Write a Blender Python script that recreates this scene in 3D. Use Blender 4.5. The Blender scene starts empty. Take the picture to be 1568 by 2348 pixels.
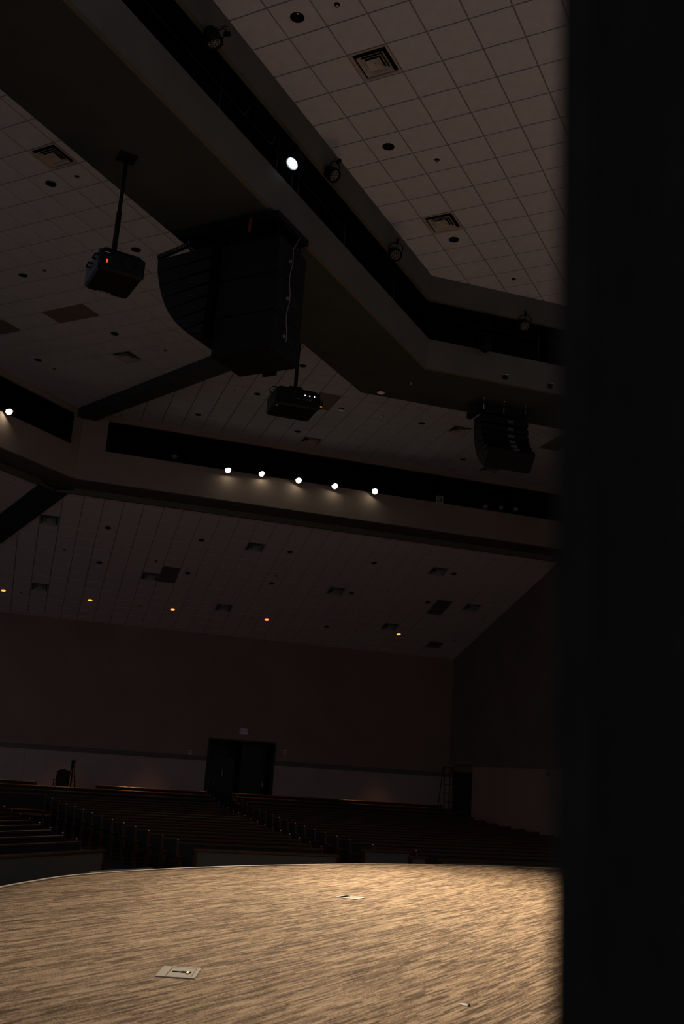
import bpy, bmesh, math, random
from mathutils import Vector as V, Matrix

random.seed(7)
SC = bpy.context.scene
COL = SC.collection

# ------------------------------------------------------------------ camera
TILT, ROLL, FPX = 0.25948, 0.06702, 2241.47
fw = V((0, math.cos(TILT), math.sin(TILT)))
up = V((0, -math.sin(TILT), math.cos(TILT)))
rt = V((1, 0, 0))
rr = rt * math.cos(ROLL) + up * math.sin(ROLL)
uu = up * math.cos(ROLL) - rt * math.sin(ROLL)
cam_d = bpy.data.cameras.new('camera')
cam = bpy.data.objects.new('camera', cam_d)
COL.objects.link(cam)
cam.matrix_world = Matrix(((rr.x, uu.x, -fw.x, 0), (rr.y, uu.y, -fw.y, 0), (rr.z, uu.z, -fw.z, 1.5), (0, 0, 0, 1)))
cam_d.sensor_fit = 'VERTICAL'
cam_d.sensor_height = 36.0
cam_d.sensor_width = 24.0
cam_d.lens = 36.0 * FPX / 2348.0
cam_d.clip_start = 0.02
cam_d.clip_end = 200
cam_d.dof.use_dof = True
cam_d.dof.focus_distance = 13.0
cam_d.dof.aperture_fstop = 2.6
SC.camera = cam

# ------------------------------------------------------------------ world, exposure
world = bpy.data.worlds.new('dim_ambient_fill')  # even bluish world glow added as fill for the hall and ceilings
SC.world = world
world.use_nodes = True
world.node_tree.nodes['Background'].inputs[0].default_value = (0.78, 0.78, 1.0, 1)
world.node_tree.nodes['Background'].inputs[1].default_value = 0.19
SC.view_settings.view_transform = 'Standard'
SC.view_settings.look = 'None'
SC.view_settings.exposure = 0.0
SC.view_settings.gamma = 1.0
SC.view_settings.use_curve_mapping = False
SC.cycles.use_denoising = True
SC.cycles.max_bounces = 6
SC.cycles.diffuse_bounces = 4
SC.cycles.glossy_bounces = 2
SC.cycles.transmission_bounces = 2
SC.cycles.sample_clamp_indirect = 3.0
SC.cycles.use_adaptive_sampling = True
SC.cycles.adaptive_threshold = 0.03
SC.cycles.adaptive_min_samples = 24

# power of the warm profile spots in the far catwalk, of the cool LED can and of the house downlights
SPOT_W, LED_W, DOWN_W = 7600.0, 1.5, 280.0
WARM = (1.0, 0.84, 0.63)

# ------------------------------------------------------------------ the hall's own axes
PHI1, PHI3, PIT = -0.482643, 0.297551, -0.298158
a1 = V((math.cos(PHI1), math.sin(PHI1), 0)); b1 = V((-math.sin(PHI1), math.cos(PHI1), 0))
a3 = V((math.cos(PHI3), math.sin(PHI3), 0)); b3 = V((-math.sin(PHI3), math.cos(PHI3), 0))
ZUP = V((0, 0, 1))
C1 = V((1.5038, 17.9856, 0))      # corner of the near catwalk
C2 = V((-7.8517, 27.5134, 0))     # corner of the far catwalk
ZC = 11.373                       # flat ceiling
R1_SOF, R1_SB, R1_ST = 9.34, 9.97, 10.84
R2_SOF, R2_SB, R2_ST = 9.275, 10.235, 11.19
ZR = 9.0647                       # rear ceiling at its grid origin
OR = V((-6.2043, 29.6617, ZR))
S = 0.6096
def N1(a, b, z=0.0): v = C1 + a1 * a + b1 * b; return V((v.x, v.y, z))
def N3(a, b, z=0.0): v = C1 + a3 * a + b3 * b; return V((v.x, v.y, z))
def F1(a, b, z=0.0): v = C2 + a1 * a + b1 * b; return V((v.x, v.y, z))
def F3(a, b, z=0.0): v = C2 + a3 * a + b3 * b; return V((v.x, v.y, z))

# ------------------------------------------------------------------ materials
MATS = {}
def nodes(name, rough=0.6, metal=0.0):
    m = bpy.data.materials.new(name); m.use_nodes = True
    nt = m.node_tree; p = nt.nodes['Principled BSDF']
    p.inputs['Roughness'].default_value = rough
    p.inputs['Metallic'].default_value = metal
    MATS[name] = m
    return m, nt, p
def noisy(name, c0, c1, scale=20.0, rough=0.6, metal=0.0, bump=0.0, stretch=(1, 1, 1), detail=3.0, spec=None):
    m, nt, p = nodes(name, rough, metal)
    tc = nt.nodes.new('ShaderNodeTexCoord'); mp = nt.nodes.new('ShaderNodeMapping')
    mp.inputs['Scale'].default_value = stretch
    nz = nt.nodes.new('ShaderNodeTexNoise'); nz.inputs['Scale'].default_value = scale; nz.inputs['Detail'].default_value = detail
    rp = nt.nodes.new('ShaderNodeValToRGB')
    rp.color_ramp.elements[0].position = 0.3; rp.color_ramp.elements[1].position = 0.7
    rp.color_ramp.elements[0].color = (*c0, 1); rp.color_ramp.elements[1].color = (*c1, 1)
    L = nt.links.new
    L(tc.outputs['Object'], mp.inputs['Vector']); L(mp.outputs[0], nz.inputs['Vector']); L(nz.outputs['Fac'], rp.inputs['Fac'])
    L(rp.outputs[0], p.inputs['Base Color'])
    if bump:
        b = nt.nodes.new('ShaderNodeBump'); b.inputs['Strength'].default_value = bump; b.inputs['Distance'].default_value = 0.01
        L(nz.outputs['Fac'], b.inputs['Height']); L(b.outputs[0], p.inputs['Normal'])
    if spec is not None: p.inputs['Specular IOR Level'].default_value = spec
    return m
def glow(name, col, strength):
    m, nt, p = nodes(name, 0.3)
    p.inputs['Base Color'].default_value = (*[min(1, c) for c in col], 1)
    p.inputs['Emission Color'].default_value = (*col, 1)
    p.inputs['Emission Strength'].default_value = strength
    # faint unevenness of the lens
    tc = nt.nodes.new('ShaderNodeTexCoord'); nz = nt.nodes.new('ShaderNodeTexNoise'); nz.inputs['Scale'].default_value = 30
    mr = nt.nodes.new('ShaderNodeMapRange'); mr.inputs['To Min'].default_value = strength * 0.8; mr.inputs['To Max'].default_value = strength * 1.2
    nt.links.new(tc.outputs['Object'], nz.inputs['Vector']); nt.links.new(nz.outputs['Fac'], mr.inputs['Value']); nt.links.new(mr.outputs[0], p.inputs['Emission Strength'])
    return m

noisy('tile', (0.46, 0.49, 0.57), (0.52, 0.55, 0.635), 6, 0.9, bump=0.05, detail=6, spec=0.1)
noisy('tile_rear_lightened', (0.74, 0.66, 0.63), (0.80, 0.72, 0.69), 6, 0.9, bump=0.05, detail=6, spec=0.1)  # same tiles as in front, colour lightened to stand in for missing light
noisy('tbar', (0.22, 0.20, 0.185), (0.27, 0.245, 0.225), 8, 0.7, spec=0.2)
noisy('tbar_rear_lightened', (0.30, 0.26, 0.245), (0.35, 0.305, 0.285), 8, 0.7, spec=0.2)  # bars lightened likewise to make up for weak light at the rear
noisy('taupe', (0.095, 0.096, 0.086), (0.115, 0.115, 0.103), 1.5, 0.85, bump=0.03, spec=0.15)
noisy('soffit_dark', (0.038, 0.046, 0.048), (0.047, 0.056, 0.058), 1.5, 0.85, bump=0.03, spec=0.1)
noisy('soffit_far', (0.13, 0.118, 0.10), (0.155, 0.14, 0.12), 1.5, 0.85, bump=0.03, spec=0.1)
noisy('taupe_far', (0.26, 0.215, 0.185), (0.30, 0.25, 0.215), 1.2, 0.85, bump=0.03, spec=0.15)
noisy('black_void', (0.006, 0.006, 0.006), (0.009, 0.009, 0.009), 4, 0.95, spec=0.0)
noisy('black_paint', (0.0045, 0.0045, 0.0045), (0.007, 0.007, 0.007), 25, 0.6, bump=0.05, spec=0.12)
noisy('black_grille', (0.003, 0.003, 0.003), (0.007, 0.007, 0.007), 220, 0.7, bump=0.3, spec=0.08)
noisy('black_plastic', (0.005, 0.005, 0.005), (0.008, 0.008, 0.0075), 40, 0.5, spec=0.15)
noisy('steel', (0.42, 0.41, 0.39), (0.55, 0.53, 0.5), 60, 0.32, 1.0)
noisy('chrome', (0.75, 0.74, 0.72), (0.85, 0.84, 0.82), 15, 0.12, 1.0)
noisy('can_black', (0.004, 0.004, 0.004), (0.008, 0.007, 0.007), 12, 0.22, 0.0, spec=0.35)
noisy('cable', (0.16, 0.15, 0.13), (0.22, 0.2, 0.18), 30, 0.5)
noisy('diffuser_white', (0.36, 0.34, 0.32), (0.42, 0.40, 0.38), 5, 0.55, spec=0.3)
noisy('return_grey', (0.15, 0.13, 0.11), (0.20, 0.175, 0.15), 70, 0.8, bump=0.3, stretch=(1, 12, 1), spec=0.1)
noisy('wall_plaster', (0.26, 0.175, 0.14), (0.30, 0.205, 0.165), 0.8, 0.85, bump=0.05, spec=0.1)
noisy('wall_low', (0.38, 0.29, 0.25), (0.42, 0.325, 0.28), 1.0, 0.85, bump=0.05, spec=0.1)
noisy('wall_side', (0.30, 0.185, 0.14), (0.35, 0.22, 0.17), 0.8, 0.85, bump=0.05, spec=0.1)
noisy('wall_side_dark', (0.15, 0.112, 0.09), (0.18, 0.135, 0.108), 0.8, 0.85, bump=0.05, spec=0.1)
noisy('dull_grey', (0.035, 0.034, 0.03), (0.06, 0.057, 0.05), 30, 0.6)
noisy('wall_upstage_bounce', (0.66, 0.64, 0.66), (0.72, 0.70, 0.72), 0.8, 0.85, spec=0.1)
noisy('trim_dark', (0.13, 0.105, 0.095), (0.16, 0.13, 0.115), 3, 0.6, spec=0.2)
noisy('door_black', (0.012, 0.012, 0.015), (0.02, 0.02, 0.024), 3, 0.35, spec=0.3)
noisy('wood_red', (0.040, 0.014, 0.008), (0.070, 0.024, 0.011), 9, 0.27, bump=0.03, stretch=(1, 9, 9), spec=0.25)
noisy('screen_fabric', (0.115, 0.112, 0.088), (0.16, 0.155, 0.123), 120, 0.95, bump=0.2, spec=0.05)
noisy('pew_fabric', (0.024, 0.024, 0.021), (0.040, 0.040, 0.034), 120, 0.95, bump=0.2, spec=0.05)
noisy('wood_cap', (0.065, 0.025, 0.011), (0.115, 0.045, 0.017), 9, 0.26, bump=0.03, stretch=(1, 9, 9), spec=0.4)
noisy('curtain_black', (0.020, 0.021, 0.018), (0.032, 0.032, 0.027), 90, 0.95, bump=0.2, stretch=(1, 1, 0.3), spec=0.03)
noisy('house_carpet', (0.030, 0.022, 0.018), (0.05, 0.038, 0.03), 60, 0.95, bump=0.2, spec=0.05)
noisy('nosing', (0.60, 0.45, 0.26), (0.72, 0.54, 0.32), 18, 0.6)
noisy('step_grey', (0.20, 0.19, 0.17), (0.27, 0.25, 0.225), 10, 0.75, bump=0.05)
noisy('plate_metal', (0.44, 0.375, 0.275), (0.54, 0.465, 0.345), 14, 0.75, 0.0, stretch=(1, 6, 1), spec=0.08)
noisy('plate_white', (0.62, 0.58, 0.49), (0.72, 0.68, 0.58), 14, 0.75, spec=0.1)
noisy('yellow_tag', (0.75, 0.52, 0.06), (0.9, 0.65, 0.1), 30, 0.5)
noisy('red_paint', (0.13, 0.018, 0.012), (0.2, 0.026, 0.016), 20, 0.5)
noisy('sign_white', (0.80, 0.76, 0.74), (0.90, 0.86, 0.84), 12, 0.5)
noisy('sign_red', (0.10, 0.02, 0.02), (0.14, 0.03, 0.03), 12, 0.5)
noisy('paper', (0.9, 0.86, 0.76), (0.97, 0.93, 0.84), 60, 0.7)
noisy('pale_print', (0.45, 0.45, 0.42), (0.55, 0.55, 0.5), 30, 0.5)
noisy('lens_glass', (0.10, 0.10, 0.11), (0.2, 0.2, 0.2), 30, 0.08)
noisy('led_cell', (0.12, 0.115, 0.11), (0.26, 0.25, 0.23), 80, 0.2, 0.3)
glow('spot_glow', (1.0, 0.83, 0.60), 120.0)
glow('led_glow', (0.80, 0.88, 1.0), 1.3)
glow('led_dim', (0.80, 0.88, 1.0), 0.55)
glow('down_glow', (1.0, 0.36, 0.08), 1.5)
glow('led_red', (1.0, 0.03, 0.01), 3.0)
glow('led_white', (1.0, 0.95, 0.9), 2.5)
glow('led_amber', (1.0, 0.35, 0.03), 0.6)

def carpet():
    m, nt, p = nodes('stage_carpet', 0.95)
    p.inputs['Specular IOR Level'].default_value = 0.08
    N = nt.nodes.new; L = nt.links.new
    tc = N('ShaderNodeTexCoord'); mp = N('ShaderNodeMapping'); mp.inputs['Rotation'].default_value = (0, 0, -math.radians(58.5))
    L(tc.outputs['Object'], mp.inputs['Vector'])
    def stretched(sx, sy, scale, detail):
        q = N('ShaderNodeMapping'); q.inputs['Scale'].default_value = (sx, sy, 1)
        L(mp.outputs[0], q.inputs['Vector'])
        z = N('ShaderNodeTexNoise'); z.inputs['Scale'].default_value = scale; z.inputs['Detail'].default_value = detail; z.inputs['Roughness'].default_value = 0.6
        L(q.outputs[0], z.inputs['Vector'])
        return z.outputs['Fac']
    sx = N('ShaderNodeSeparateXYZ'); L(mp.outputs[0], sx.inputs[0])
    def mth(op, a, b=None):
        n = N('ShaderNodeMath'); n.operation = op
        for k, v in enumerate((a, b)):
            if v is None: continue
            if isinstance(v, (int, float)): n.inputs[k].default_value = v
            else: L(v, n.inputs[k])
        return n.outputs[0]
    def yarn(bw, rh, seed):
        # dashes of random shade, each row of them shifted by its own random amount
        row = mth('FLOOR', mth('DIVIDE', sx.outputs['Y'], rh))
        w1 = N('ShaderNodeTexWhiteNoise'); w1.noise_dimensions = '1D'; L(mth('ADD', row, seed), w1.inputs['W'])
        cell = mth('FLOOR', mth('ADD', mth('DIVIDE', sx.outputs['X'], bw), mth('MULTIPLY', w1.outputs['Value'], 17.0)))
        cx = N('ShaderNodeCombineXYZ'); L(cell, cx.inputs['X']); L(row, cx.inputs['Y']); cx.inputs['Z'].default_value = seed
        w2 = N('ShaderNodeTexWhiteNoise'); w2.noise_dimensions = '3D'; L(cx.outputs[0], w2.inputs['Vector'])
        return w2.outputs['Value']
    s1 = yarn(0.34, 0.024, 3.0); s2 = yarn(0.60, 0.052, 11.0); s5 = yarn(0.20, 0.012, 23.0)
    s3 = stretched(3.2, 58.0, 1.0, 4.0); s4 = stretched(1.0, 1.6, 0.9, 2.0)
    def madd(a, k, b):
        n = N('ShaderNodeMath'); n.operation = 'MULTIPLY_ADD'
        L(a, n.inputs[0]); n.inputs[1].default_value = k
        if isinstance(b, float): n.inputs[2].default_value = b
        else: L(b, n.inputs[2])
        return n.outputs[0]
    t = madd(s1, 0.27, -0.33); t = madd(s2, 0.13, t); t = madd(s5, 0.22, t); t = madd(s3, 0.33, t); t = madd(s4, 0.16, t)
    fine = stretched(70.0, 80.0, 1.0, 2.0)
    t = madd(fine, 0.85, t)
    rp = N('ShaderNodeValToRGB')
    e = rp.color_ramp.elements
    e[0].position = 0.44; e[0].color = (0.100, 0.058, 0.029, 1)
    e[1].position = 0.86; e[1].color = (0.68, 0.475, 0.285, 1)
    k = e.new(0.60); k.color = (0.275, 0.172, 0.095, 1)
    k = e.new(0.72); k.color = (0.475, 0.315, 0.183, 1)
    L(t, rp.inputs['Fac']); L(rp.outputs[0], p.inputs['Base Color'])
    bp = N('ShaderNodeBump'); bp.inputs['Strength'].default_value = 0.35; bp.inputs['Distance'].default_value = 0.004
    L(fine, bp.inputs['Height']); L(bp.outputs[0], p.inputs['Normal'])
carpet()

# ------------------------------------------------------------------ mesh helpers
class MB:
    def __init__(s): s.v = []; s.f = []; s.sm = []
    def add(s, vs, fs, smooth=False):
        o = len(s.v); s.v += [V(p) for p in vs]
        for f in fs: s.f.append([i + o for i in f]); s.sm.append(smooth)
        return s
    def box(s, lo, hi, M=None):
        x0, y0, z0 = lo; x1, y1, z1 = hi
        vs = [V(p) for p in ((x0, y0, z0), (x1, y0, z0), (x1, y1, z0), (x0, y1, z0), (x0, y0, z1), (x1, y0, z1), (x1, y1, z1), (x0, y1, z1))]
        if M: vs = [M @ p for p in vs]
        return s.add(vs, ((3, 2, 1, 0), (4, 5, 6, 7), (0, 1, 5, 4), (1, 2, 6, 5), (2, 3, 7, 6), (3, 0, 4, 7)))
    def bev(s, lo, hi, r=0.01, M=None):
        # box with chamfered vertical and top/bottom edges
        x0, y0, z0 = lo; x1, y1, z1 = hi
        def ring(i, z): return [(x0 + i + r, y0 + i, z), (x1 - i - r, y0 + i, z), (x1 - i, y0 + i + r, z), (x1 - i, y1 - i - r, z), (x1 - i - r, y1 - i, z), (x0 + i + r, y1 - i, z), (x0 + i, y1 - i - r, z), (x0 + i, y0 + i + r, z)]
        rs = [ring(r, z0), ring(0, z0 + r), ring(0, z1 - r), ring(r, z1)]
        vs = [V(p) for q in rs for p in q]
        if M: vs = [M @ p for p in vs]
        fs = [list(range(7, -1, -1)), list(range(24, 32))]
        for k in range(3):
            for i in range(8):
                j = (i + 1) % 8
                fs.append((k * 8 + i, k * 8 + j, k * 8 + 8 + j, k * 8 + 8 + i))
        return s.add(vs, fs)
    def prism(s, poly, ext):
        n = len(poly); ext = V(ext); p0 = [V(p) for p in poly]
        return s.add(p0 + [p + ext for p in p0], [list(range(n))[::-1], list(range(n, 2 * n))] + [(i, (i + 1) % n, n + (i + 1) % n, n + i) for i in range(n)])
    def slab(s, poly, z0, z1):
        return s.prism([(p[0], p[1], z0) for p in poly], (0, 0, z1 - z0))
    def tube(s, pts, r, n=8, cap=True):
        pts = [V(p) for p in pts]; vs = []; fs = []
        for i, p in enumerate(pts):
            t = (pts[min(i + 1, len(pts) - 1)] - pts[max(i - 1, 0)]).normalized()
            x = t.cross(V((0, 0, 1)) if abs(t.z) < 0.9 else V((1, 0, 0))).normalized(); y = t.cross(x)
            rad = r[i] if isinstance(r, (list, tuple)) else r
            vs += [p + (x * math.cos(2 * math.pi * k / n) + y * math.sin(2 * math.pi * k / n)) * rad for k in range(n)]
        for i in range(len(pts) - 1):
            for k in range(n):
                fs.append((i * n + k, i * n + (k + 1) % n, i * n + n + (k + 1) % n, i * n + n + k))
        s.add(vs, fs, True)
        if cap:
            o = len(s.v) - len(vs)
            s.f += [[o + k for k in range(n)][::-1], [o + (len(pts) - 1) * n + k for k in range(n)]]; s.sm += [False, False]
        return s
    def lathe(s, prof, M=None, n=24, smooth=True):
        vs = []
        for r, z in prof: vs += [V((r * math.cos(2 * math.pi * k / n), r * math.sin(2 * math.pi * k / n), z)) for k in range(n)]
        if M: vs = [M @ p for p in vs]
        fs = []
        for i in range(len(prof) - 1):
            for k in range(n): fs.append((i * n + k, i * n + (k + 1) % n, i * n + n + (k + 1) % n, i * n + n + k))
        return s.add(vs, fs, smooth)
    def disc(s, r, M=None, n=24, c=(0, 0, 0)):
        vs = [V((c[0] + r * math.cos(2 * math.pi * k / n), c[1] + r * math.sin(2 * math.pi * k / n), c[2])) for k in range(n)]
        if M: vs = [M @ p for p in vs]
        return s.add(vs, [list(range(n))])
    def ball(s, c, r, n=8, m=5):
        c = V(c)
        prof = [(r * math.sin(math.pi * i / m), -r * math.cos(math.pi * i / m)) for i in range(m + 1)]
        return s.lathe([(max(q, 1e-4), z) for q, z in prof], Matrix.Translation(c), n)
    def mesh(s, name, mat):
        me = bpy.data.meshes.new(name)
        me.from_pydata([tuple(p) for p in s.v], [], s.f)
        for p, q in zip(me.polygons, s.sm): p.use_smooth = q
        bm = bmesh.new(); bm.from_mesh(me); bmesh.ops.recalc_face_normals(bm, faces=bm.faces); bm.to_mesh(me); bm.free()
        me.materials.append(MATS[mat]); me.update()
        return me
    def build(s, name, mat, parent=None, loc=None): return obj(name, s.mesh(name, mat), parent, loc)
def obj(name, me, parent=None, loc=None):
    o = bpy.data.objects.new(name, me); COL.objects.link(o)
    if parent: o.parent = parent
    if loc is not None: o.location = loc
    return o
def tag(o, label=None, cat=None, group=None, kind=None):
    if label: o['label'] = label
    if cat: o['category'] = cat
    if group: o['group'] = group
    if kind: o['kind'] = kind
    return o
def thing(name, label, cat, loc=(0, 0, 0), rz=0.0, group=None, M=None):
    o = bpy.data.objects.new(name, None); COL.objects.link(o); o.empty_display_size = 0.1
    if M is not None: o.matrix_world = M
    else: o.location = loc; o.rotation_euler = (0, 0, rz)
    return tag(o, label, cat, group)
def copy_thing(root, M, label, group=None):
    r = root.copy(); COL.objects.link(r); r.matrix_world = M; r['label'] = label
    if group: r['group'] = group
    for ch in root.children:
        c = ch.copy(); COL.objects.link(c); c.parent = r
        for g in ch.children:
            d = g.copy(); COL.objects.link(d); d.parent = c
    return r
def frame(o, x, y, z):
    return Matrix(((x.x, y.x, z.x, o.x), (x.y, y.y, z.y, o.y), (x.z, y.z, z.z, o.z), (0, 0, 0, 1)))
def aim(o, d, roll_up=ZUP):
    # local +Z looks along d
    z = V(d).normalized(); x = roll_up.cross(z).normalized(); y = z.cross(x)
    return frame(V(o), x, y, z)
def struct(o, label, cat): return tag(o, label, cat, kind='structure')
def text_mesh(name, body, size, mat, parent, M, depth=0.002):
    cu = bpy.data.curves.new(name + '_font', 'FONT'); cu.body = body; cu.size = size; cu.extrude = depth
    cu.align_x = 'CENTER'; cu.align_y = 'CENTER'; cu.resolution_u = 3
    t = bpy.data.objects.new(name + '_font', cu); COL.objects.link(t)
    me = bpy.data.meshes.new_from_object(t.evaluated_get(bpy.context.evaluated_depsgraph_get()))
    bpy.data.objects.remove(t); bpy.data.curves.remove(cu)
    me.name = name; me.materials.clear(); me.materials.append(MATS[mat])
    me.transform(M)
    return obj(name, me, parent)
ORD = ['first', 'second', 'third', 'fourth', 'fifth', 'sixth', 'seventh', 'eighth', 'ninth', 'tenth', 'eleventh', 'twelfth', 'thirteenth', 'fourteenth', 'fifteenth', 'sixteenth', 'seventeenth', 'eighteenth', 'nineteenth', 'twentieth']
def spot(name, parent, loc, target, power, col, angle, blend, size):
    d = bpy.data.lights.new(name, 'SPOT'); d.energy = power; d.color = col; d.spot_size = angle; d.spot_blend = blend; d.shadow_soft_size = size
    o = bpy.data.objects.new(name, d); COL.objects.link(o)
    dirv = (V(target) - V(loc)).normalized()
    m = aim(loc, -dirv)
    if parent: o.parent = parent; o.matrix_world = m; o.matrix_parent_inverse = parent.matrix_world.inverted() if False else Matrix.Identity(4); o.matrix_basis = parent.matrix_basis.inverted() @ m
    else: o.matrix_world = m
    return o

# ================================================================== THE SETTING
# ------------------------------------------------------------------ stage floor
edge = [(-3.511, 11.792), (-3.36, 12.467), (-3.167, 13.136), (-2.776, 13.884), (-2.056, 14.919), (-1.318, 15.768), (-0.552, 16.528), (0.396, 17.362), (1.29, 18.007), (2.527, 18.729), (3.83, 19.312), (4.9, 19.60), (6.5, 19.78), (8.5, 19.6), (10.5, 18.9)]
edge = [(-3.35, 4.0), (-3.62, 6.0), (-3.75, 8.0), (-3.75, 9.5), (-3.65, 10.8)] + edge
def smooth_line(pts, n=5):
    out = []
    for i in range(len(pts) - 1):
        p = [V((*pts[max(0, min(len(pts) - 1, i + k))], 0)) for k in (-1, 0, 1, 2)]
        for j in range(n):
            t = j / n
            out.append(0.5 * ((2 * p[1]) + (p[2] - p[0]) * t + (2 * p[0] - 5 * p[1] + 4 * p[2] - p[3]) * t * t + (3 * p[1] - p[0] - 3 * p[2] + p[3]) * t ** 3))
    out.append(V((*pts[-1], 0)))
    return out
EDGE = smooth_line(edge)
ZH0 = -0.93
poly = [(p.x, p.y) for p in EDGE] + [(10.5, -2.5), (-3.2, -2.5)]
fl = MB().slab(poly, ZH0 - 0.05, 0.0).build('floor', 'stage_carpet')
struct(fl, 'stage floor covered with streaky tan and brown carpet', 'floor')
ns = MB()
for i in range(len(EDGE) - 1):
    p, q = EDGE[i], EDGE[i + 1]
    t = (q - p).normalized(); nrm = V((-t.y, t.x, 0))
    ns.slab([(p - nrm * 0.012)[:2], (q - nrm * 0.012)[:2], (q + nrm * 0.045)[:2], (p + nrm * 0.045)[:2]], -0.05, 0.012)
tag(ns.build('trim_1', 'nosing'), 'pale tan nosing strip along the curved stage edge', 'trim', kind='structure')

# ------------------------------------------------------------------ house floor
ZT = [(-30, -0.09), (-10, -0.09), (-9, -0.08), (-2, 0.0), (3, 0.10), (5.3, 0.20), (6.3, 0.30), (7.28, 0.40), (8.25, 0.495), (10.0, 0.50), (40, 0.5)]
def ztop(d):
    for (x0, y0), (x1, y1) in zip(ZT, ZT[1:]):
        if d <= x1: return y0 + (y1 - y0) * (d - x0) / (x1 - x0)
def hdist(p):
    q = V((p[0], p[1], 0)) - C2
    return max(q.dot(b3), -q.dot(a1))
nx, ny = 76, 72
vs = []; fs = []
for j in range(ny + 1):
    for i in range(nx + 1):
        u = -34.0 + 51.2 * i / nx; w = -26.0 + 36.1 * j / ny
        p = C2 + a3 * u + b3 * w
        vs.append((p.x, p.y, ztop(hdist(p)) - 0.85))
for j in range(ny):
    for i in range(nx): fs.append((j * (nx + 1) + i, j * (nx + 1) + i + 1, (j + 1) * (nx + 1) + i + 1, (j + 1) * (nx + 1) + i))
hf = MB().add(vs, fs, True).build('floor', 'house_carpet')
struct(hf, 'dark sloping carpeted floor of the seating area', 'floor')

# ------------------------------------------------------------------ tiled ceilings
def clip(poly, planes):
    for nx_, ny_, c in planes:          # keep nx*u + ny*v <= c
        out = []
        for i in range(len(poly)):
            p, q = poly[i], poly[(i + 1) % len(poly)]
            dp = nx_ * p[0] + ny_ * p[1] - c; dq = nx_ * q[0] + ny_ * q[1] - c
            if dp <= 0: out.append(p)
            if dp * dq < 0:
                t = dp / (dp - dq); out.append((p[0] + (q[0] - p[0]) * t, p[1] + (q[1] - p[1]) * t))
        poly = out
        if len(poly) < 3: return []
    return poly
def area(p): return abs(sum(p[i][0] * p[(i + 1) % len(p)][1] - p[(i + 1) % len(p)][0] * p[i][1] for i in range(len(p)))) / 2
GAP = 0.0115
TILE_T = 0.022
TILE_ME = {}
def full_tile(mat, hole=None):
    key = (mat, hole)
    if key in TILE_ME: return TILE_ME[key]
    h = S / 2 - GAP; m = MB()
    if hole is None: m.box((-h, -h, 0), (h, h, TILE_T))
    else:
        n = 24
        for z in (0, TILE_T):
            sq = []; ci = []
            for k in range(n):
                a = 2 * math.pi * (k + 0.5) / n
                c, s_ = math.cos(a), math.sin(a); f = h / max(abs(c), abs(s_))
                sq.append((c * f, s_ * f, z)); ci.append((c * hole, s_ * hole, z))
            # exact corners
            for k, (cx, cy) in ((2, (h, h)), (8, (-h, h)), (14, (-h, -h)), (20, (h, -h))):
                sq[k] = (cx, cy, z)
            m.add(sq + ci, [(k, (k + 1) % n, n + (k + 1) % n, n + k) for k in range(n)])
        o = len(m.v)
        m.f += [[n + k, n + (k + 1) % n, 3 * n + (k + 1) % n, 3 * n + k] for k in range(n)] + [[k, (k + 1) % n, 2 * n + (k + 1) % n, 2 * n + k] for k in range(n)]
        m.sm += [False] * (2 * n)
    TILE_ME[key] = m.mesh('ceiling_tile', mat)
    return TILE_ME[key]
def ceiling(label, M, iu, iv, planes, offs, skip, holes, mat, gmat, limit=300):
    """M: local frame (u, v, up) with its origin on a grid node; planes in metres; offs: first/last cell."""
    mb = MB()
    us = (iu[0] * S, iu[1] * S); vv = (iv[0] * S, iv[1] * S)
    region = clip([(us[0], vv[0]), (us[1], vv[0]), (us[1], vv[1]), (us[0], vv[1])], planes)
    mb.prism([(p[0], p[1], 0.18) for p in region], (0, 0, 0.05))
    base = mb.build('ceiling', mat); base.matrix_world = M
    struct(base, label, 'ceiling')
    g = MB(); w = 0.014
    for i in range(iu[0], iu[1] + 1):
        q = clip([(i * S - w, vv[0]), (i * S + w, vv[0]), (i * S + w, vv[1]), (i * S - w, vv[1])], planes)
        if q: g.prism([(p[0], p[1], 0.015) for p in q], (0, 0, 0.020))
    for j in range(iv[0], iv[1] + 1):
        q = clip([(us[0], j * S - w), (us[1], j * S - w), (us[1], j * S + w), (us[0], j * S + w)], planes)
        if q: g.prism([(p[0], p[1], 0.0155) for p in q], (0, 0, 0.020))
    g.build('ceiling_grid', gmat, base)
    cells = []
    for i in range(iu[0], iu[1]):
        for j in range(iv[0], iv[1]):
            if (i, j) in skip: continue
            sq = [(i * S + GAP, j * S + GAP), ((i + 1) * S - GAP, j * S + GAP), ((i + 1) * S - GAP, (j + 1) * S - GAP), (i * S + GAP, (j + 1) * S - GAP)]
            q = clip(sq, planes)
            if not q or area(q) < 0.004: continue
            c = M @ V(((i + 0.5) * S, (j + 0.5) * S, 0))
            cells.append(((c - V((0, 0, 1.5))).length, i, j, q, area(q) > 0.999 * area(sq)))
    cells.sort(key=lambda t: t[0])
    rest = MB()
    for k, (d, i, j, q, whole) in enumerate(cells):
        hole = holes.get((i, j))
        if k < limit or hole:
            if whole or hole:
                obj('ceiling_tile', full_tile(mat, hole), base, ((i + 0.5) * S, (j + 0.5) * S, 0))
            else:
                MB().prism([(p[0], p[1], 0) for p in q], (0, 0, TILE_T)).build('ceiling_tile', mat, base)
        else: rest.prism([(p[0], p[1], 0) for p in q], (0, 0, TILE_T))
    if rest.f: tag(rest.build('ceiling_tiles', mat, base), kind='stuff')
    return base
def half(M, P, nrm):
    """half plane nrm.(q-P) <= 0 in the local (u,v) of frame M; nrm horizontal world vector"""
    R = M.to_3x3(); u = V(R.col[0]); v = V(R.col[1]); o = M.translation
    return (u.dot(nrm), v.dot(nrm), nrm.dot(P) - nrm.dot(o))

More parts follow.
